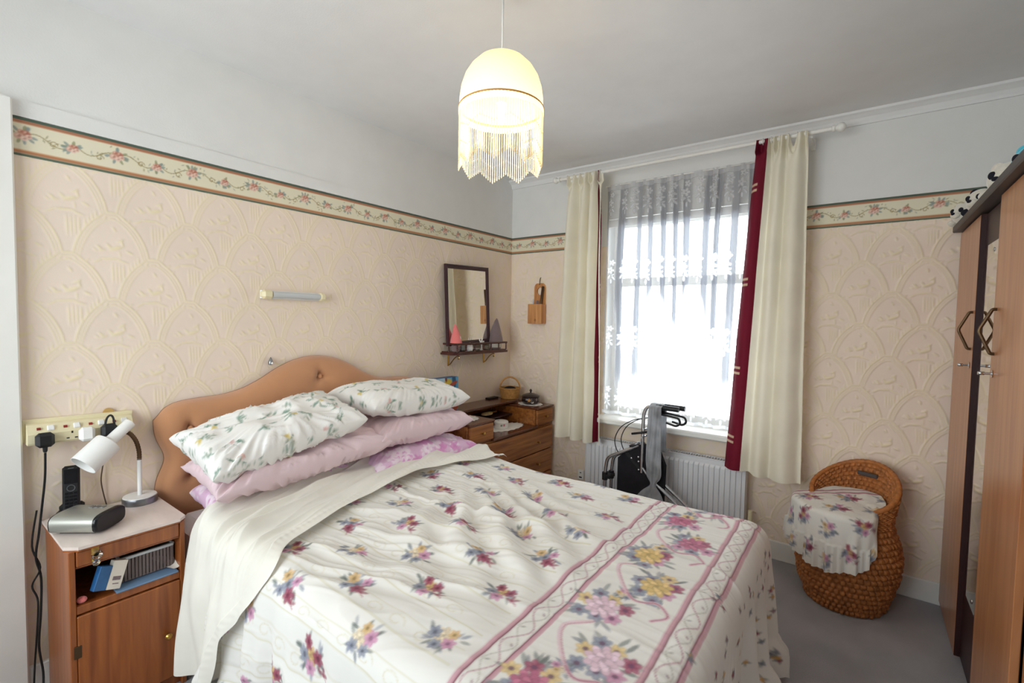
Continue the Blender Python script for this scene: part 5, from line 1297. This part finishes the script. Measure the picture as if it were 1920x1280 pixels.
# ================================================================== WICKER STOOL
st = thing('wicker_stool', 'round brown woven wicker tub stool with a raised curved back', 'stool', (2.275, -0.245, 0))
def stool():
    rows, stc, a_, b_ = 26, 50, 6, 8
    n = stc*b_; m = rows*a_+1
    TH, I = np.meshgrid(np.linspace(0, 2*PI, n, endpoint=False), np.arange(m)); q = I/(m-1)
    back = math.radians(62); cb = np.cos(TH-back)
    zt = 0.452+0.205*((1+cb)/2)**1.5
    z = np.where(q < 0.62, q/0.62*0.42, 0.42+(q-0.62)/0.38*(zt-0.42))
    prof_z = [0, 0.02, 0.10, 0.20, 0.27, 0.34, 0.40, 0.44, 0.50, 0.58, 0.66, 0.72]; prof_r = [0.155, 0.163, 0.192, 0.212, 0.214, 0.203, 0.182, 0.174, 0.182, 0.197, 0.205, 0.207]
    R = np.interp(z, prof_z, prof_r); R = R-0.03*smooth(0.2, -0.6, cb)*smooth(0.44, 0.50, z)
    row = q*rows; rr = np.floor(row).clip(0, rows-1); fr = row-rr; k = TH/(2*PI)*stc+0.5*(rr % 2); fk = k-np.floor(k)
    bump = np.clip(np.sin(np.clip(fr, 0, 1)*PI)*1.5, 0, 1)**0.8*(0.05+0.95*np.clip(np.sin(np.clip(fk, 0, 1)*PI)*1.7, 0, 1))
    bump = bump*(0.8+0.25*vnoise(np.floor(k)*1.7, rr*2.3, 4))
    outr = R+0.019*bump-0.008
    P = np.stack([outr*np.cos(TH), outr*np.sin(TH), z], -1)
    o = grid('woven_wall', P, 'wicker', st, wrap=True); o['kind'] = 'stuff'
    inn = R-0.010-0.017*bump; s0 = int(m*0.60)
    P2 = np.stack([inn*np.cos(TH), inn*np.sin(TH), z], -1)[s0:]
    o = grid('woven_lining', P2, 'wicker', st, wrap=True, flip=True); o['kind'] = 'stuff'
    top = np.stack([(R[-1]-0.006)*np.cos(TH[-1]), (R[-1]-0.006)*np.sin(TH[-1]), zt[-1]+0.004], -1)
    V = []; F = []; rn = 8
    for i in range(n):
        c = top[i]; th = TH[-1, i]; d = np.array([math.cos(th), math.sin(th), 0])
        for j in range(rn):
            a = 2*PI*j/rn; rad_ = 0.0125*(0.88+0.12*abs(math.sin(th*stc/2*1.0))); V.append(c+d*rad_*math.cos(a)+np.array([0, 0, rad_*math.sin(a)]))
    F = [(i*rn+j, ((i+1) % n)*rn+j, ((i+1) % n)*rn+(j+1) % rn, i*rn+(j+1) % rn) for i in range(n) for j in range(rn)]
    raw('bound_rim', V, np.array(F), 'wicker', st)
    MB().lathe([(0, 0.0), (0.153, 0.0), (0.153, 0.012), (0, 0.012)], 40).build('base', 'wicker', st)
    MB().lathe([(0, 0.435), (0.160, 0.435), (0.162, 0.445), (0, 0.455)], 40).build('seat', 'wicker', st)
    M = Matrix.Rotation(math.radians(64), 4, 'Z') @ Matrix.Translation((0.166, 0.0, 0.603)) @ Matrix.Rotation(math.radians(4), 4, 'Y')
    MB().box(-0.006, 0.006, -0.045, 0.045, -0.010, 0.010, b=0.003, M=M).build('hand_slot', 'dark_edge', st)
stool()
def seat_cloth():
    nt, nr = 200, 110; TH, Q = np.meshgrid(np.linspace(0, 2*PI, nt, endpoint=False), np.linspace(0, 1, nr))
    fdir = math.radians(-128); cf = np.cos(TH-fdir)
    hang = 0.26*smooth(0.02, 0.55, cf)*(1+0.10*np.sin(TH*3+1)); Rs = np.where(cf > 0.1, 0.150+0.052*smooth(0.1, 0.5, cf), 0.152)
    tot = Rs+hang; s = Q*tot
    flat = np.minimum(s, Rs); over = np.maximum(0, s-Rs); rr = 0.030
    th2 = np.minimum(over/rr, PI/2); out = rr*np.sin(th2)+0.05*np.maximum(0, over-rr*PI/2); down = rr*(1-np.cos(th2))+np.maximum(0, over-rr*PI/2)
    rad_ = flat+out; wav = smooth(0.05, 0.2, over)
    rad_ = rad_+wav*(0.010*np.sin(TH*17)+0.006*np.sin(TH*31+1))+smooth(0.155, 0.16, over)*(0.006+0.007*np.sin(TH*58))
    z = 0.498+0.014*(1-(flat/0.17)**2)-down+0.004*fbm(rad_*np.cos(TH)*14, rad_*np.sin(TH)*14, 3)*(1-wav)
    z = z+0.20*np.maximum(0, -flat*cf)
    X = rad_*np.cos(TH); Y = rad_*np.sin(TH)
    c = Canvas(-0.45, -0.45, 0.45, 0.45, 0.0026, (238, 235, 228)); rng = np.random.default_rng(21)
    for i in range(-4, 5):
        for j in range(-4, 5):
            x, y = i*0.16+(0.08 if j % 2 else 0), j*0.12-0.01
            if y < 0.02 or y > 0.12: bunch(c, x, y, 0.056, rng, (i+2*j) % 3)
    for dy in (0.040, 0.085):
        c.hband(dy, 0.014, (196, 132, 152), 0.9); c.hband(dy+0.008, 0.005, (130, 52, 76), 0.9)
    u, v = s*np.cos(TH), s*np.sin(TH); ang = math.radians(-18); uu = u*math.cos(ang)-v*math.sin(ang); vv = u*math.sin(ang)+v*math.cos(ang)
    P = np.stack([X+2.268, Y-0.250, z], -1)
    o = grid('seat_cloth', P, 'cotton_print', None, c.sample(uu, vv), wrap=True)
    tag(o, 'frilled floral cloth draped over the seat of the wicker stool', 'seat cover')
    tag(MB().lathe([(0, 0.456), (0.140, 0.456), (0.147, 0.470), (0.140, 0.486), (0, 0.496)], 40, (2.275, -0.245, 0)).build('seat_cushion', 'cotton_white'), 'round cushion hidden under the frilled cloth on the stool', 'cushion')
seat_cloth()

# ================================================================== WARDROBE AND TOYS
wd = thing('wardrobe', 'tall light brown wardrobe with a recessed mirror between two doors', 'wardrobe', (2.9, -0.70, 0))
def wardrobe():
    x0, xb, ya, yb = 2.645, 3.185, -0.045, -1.345; P = lambda name, m, *a, b=0.002: local(MB().box(*a, b=b).build(name, m, wd))
    P('side_panel', 'wood_wardrobe', x0+0.022, xb, ya-0.02, ya, 0.0, 1.795); P('side_panel', 'wood_wardrobe', x0+0.022, xb, yb, yb+0.02, 0.0, 1.795)
    P('back_panel', 'wood_wardrobe', xb-0.01, xb, yb+0.02, ya-0.02, 0.05, 1.795)
    P('top_slab', 'dark_edge', x0-0.028, xb, yb-0.015, ya+0.012, 1.796, 1.826, b=0.004)
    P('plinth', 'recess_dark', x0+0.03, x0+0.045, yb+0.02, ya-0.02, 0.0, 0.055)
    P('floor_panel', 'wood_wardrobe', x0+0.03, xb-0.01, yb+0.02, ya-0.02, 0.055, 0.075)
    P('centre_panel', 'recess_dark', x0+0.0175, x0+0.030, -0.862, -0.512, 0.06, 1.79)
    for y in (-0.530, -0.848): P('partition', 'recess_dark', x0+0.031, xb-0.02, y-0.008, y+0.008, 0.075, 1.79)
    P('mirror', 'mirror_glass', x0+0.0125, x0+0.0172, -0.850, -0.600, 0.33, 1.66, b=0.001)
    for zz in (0.36, 1.63): local(MB().ball((x0+0.012, -0.72, zz), (0.003, 0.008, 0.008), 12, 6).build('mirror_clip', 'chrome', wd))
    for y0, y1, hy, hs in ((-0.520, -0.050, -0.478, 1), (-1.315, -0.858, -0.900, -1)):
        o = MB().box(x0, x0+0.020, y0, y1, 0.040, 1.790, b=0.002).build('door', 'wood_wardrobe', wd); local(o)
        MB().box(x0+0.0005, x0+0.0195, (y0 if hs > 0 else y1)-(0.0015 if hs > 0 else -0.0005), (y0 if hs > 0 else y1)+(0.0008 if hs > 0 else 0.0015), 0.041, 1.789).build('dark_edge_strip', 'recess_dark', o)  # thin dark maroon strip on the door edge facing the mirror panel
        hm = MB().tube(bendy([(x0+0.002, hy, 1.415), (x0-0.010, hy, 1.415), (x0-0.040, hy-0.0, 1.345), (x0-0.010, hy, 1.270), (x0+0.002, hy, 1.270)], 0.010, 4), 0.0052, 8); hm.build('handle', 'bronze', o)
        k = MB().lathe([(0.012, 0), (0.013, 0.003), (0.004, 0.005), (0.004, 0.022), (0.0, 0.023)], 14, (x0, hy, 1.205), Matrix.Rotation(-PI/2, 3, 'Y')); k.build('lock', 'chrome', o)
        kb = MB().tube([(x0-0.02, hy, 1.205), (x0-0.036, hy, 1.205)], 0.006, 8); kb.build('key', 'chrome', o)
wardrobe()
def plush(label, loc, s, main, patch, yaw):
    """a soft toy lying on its belly, chin on the wardrobe top, facing local -x"""
    t = thing('plush_toy', label, 'soft toy', loc, 'soft toys on top of the wardrobe', rotz=yaw)
    MB().ball((0.070*s, 0, 0.042*s), (0.070*s, 0.052*s, 0.042*s), 20, 14).build('body', main, t)
    MB().ball((0, 0, 0.052*s), (0.048*s, 0.052*s, 0.050*s), 20, 14).build('head', main, t)
    for q in (-1, 1):
        MB().ball((0.012*s, q*0.040*s, 0.094*s), (0.010*s, 0.018*s, 0.018*s), 12, 8).build('ear', patch, t)
        MB().ball((-0.041*s, q*0.020*s, 0.064*s), (0.009*s, 0.010*s, 0.012*s), 10, 7).build('eye_patch', 'plush_black', t)
        MB().ball((0.125*s, q*0.046*s, 0.020*s), (0.036*s, 0.020*s, 0.020*s), 12, 8).build('leg', patch, t)
        MB().ball((0.015*s, q*0.062*s, 0.018*s), (0.034*s, 0.018*s, 0.018*s), 12, 8).build('arm', patch, t)
    MB().ball((-0.046*s, 0, 0.042*s), (0.016*s, 0.022*s, 0.016*s), 12, 8).build('muzzle', main, t)
    MB().ball((-0.060*s, 0, 0.048*s), (0.006*s, 0.009*s, 0.007*s), 10, 6).build('nose', 'plush_black', t)
    return t
plush('white soft toy slumped at the window end of the wardrobe top', (2.650, -0.075, 1.8265), 0.95, 'plush_white', 'plush_white', 0.7)
plush('white soft toy with black paws and ears lying second on the wardrobe top', (2.672, -0.320, 1.8265), 1.0, 'plush_white', 'plush_black', 0.75)
plush('large cream soft toy with a black nose peering over the wardrobe edge', (2.705, -0.610, 1.8265), 1.25, 'plush_white', 'plush_white', 0.85)
plush('turquoise furry soft toy on the wardrobe top nearest the camera', (2.722, -0.845, 1.8265), 1.15, 'plush_blue', 'plush_blue', 0.8)

# ================================================================== PENDANT LAMP
pl = thing('pendant_lamp', 'cream domed pendant lampshade with a long beaded fringe hanging from the ceiling', 'lamp', (1.305, -1.809, 2.05))
def pendant():
    R = 0.139
    MB().lathe([(0, 0.40), (0.045, 0.40), (0.045, 0.392), (0.030, 0.375), (0.006, 0.368)], 24).build('ceiling_rose', 'white_plastic', pl)
    MB().tube([(0, 0, 0.37), (0, 0, 0.17)], 0.003, 8).build('cord', 'white_plastic', pl)
    n = 72; P = []
    for k in range(15):
        a = k/14*PI/2*0.955+0.0; z = 0.178*math.sin(PI/2-a*1.0) if False else 0
    prof = [(0.022, 0.178), (0.05, 0.171), (0.078, 0.155), (0.104, 0.129), (0.122, 0.100), (0.133, 0.067), (0.138, 0.034), (0.139, 0.0)]
    A = np.array([[(r*math.cos(t), r*math.sin(t), z) for t in np.linspace(0, 2*PI, n, endpoint=False)] for r, z in prof])
    grid('shade', A, 'nylon', pl, wrap=True)
    MB().lathe([(0.006, 0.172), (0.022, 0.180), (0.022, 0.176), (0.006, 0.168)], 24).build('gallery', 'white_plastic', pl)
    MB().tube([(R*math.cos(t), R*math.sin(t), 0.0) for t in np.linspace(0, 2*PI, 61)], 0.0035, 6, False).build('braid', 'wicker_light', pl)
    B = np.array([[((R+0.001+0.0012*(k % 2))*math.cos(t), (R+0.001+0.0012*(k % 2))*math.sin(t), z) for k, t in enumerate(np.linspace(0, 2*PI, 160, endpoint=False))] for z in (0.0, -0.012, -0.024)])
    grid('trim_band', B, 'nylon', pl, wrap=True)
    # beaded strands: zigzag length, a bead net in the upper part
    ns = 108; meshes = {}
    for k in range(ns):
        ph_ = (k % 12)/12; zig = abs(ph_-0.5)*2          # 0 .. 1
        L = 0.150+0.034*(1-zig)
        key = round(L, 4)
        if key not in meshes:
            b_ = MB().tube([(0, 0, 0), (0, 0, -L)], 0.00125, 5)
            for q in (0.045+0.022*(1-zig), 0.100+0.026*(1-zig), L-0.004, L-0.010): b_.ball((0, 0, -q), (0.0024, 0.0024, 0.0026), 6, 4)
            o = b_.build('bead_strand', 'bead', pl); meshes[key] = o; q_ = o
        else: q_ = copy_part(meshes[key], pl)
        t = 2*PI*k/ns; q_.location = (R*math.cos(t), R*math.sin(t), -0.022)
    MB().lathe([(0.0, 0.02), (0.017, 0.02), (0.018, 0.045), (0.014, 0.06), (0.006, 0.10), (0.006, 0.17)], 16).build('lamp_holder', 'white_plastic', pl)
    MB().lathe([(0, -0.048), (0.010, -0.044), (0.0135, -0.034), (0.0135, 0.012), (0.011, 0.02), (0.0, 0.022)], 18).build('bulb', 'bulb_glow', pl)
    l = bpy.data.lights.new('pendant_bulb_light', 'POINT'); l.energy = LAMP_W; l.color = (1.0, 0.87, 0.68); l.shadow_soft_size = 0.03
    o = bpy.data.objects.new('pendant_bulb_light', l); COL.objects.link(o); o.parent = pl; o.location = (0, 0, -0.085)
mat('bead', (248, 238, 212), 0.3, var=0.05, trans=0.45)
mat('bulb_glow', (255, 240, 214), 0.5, emit=(255, 214, 160), estr=9.0)
pendant()
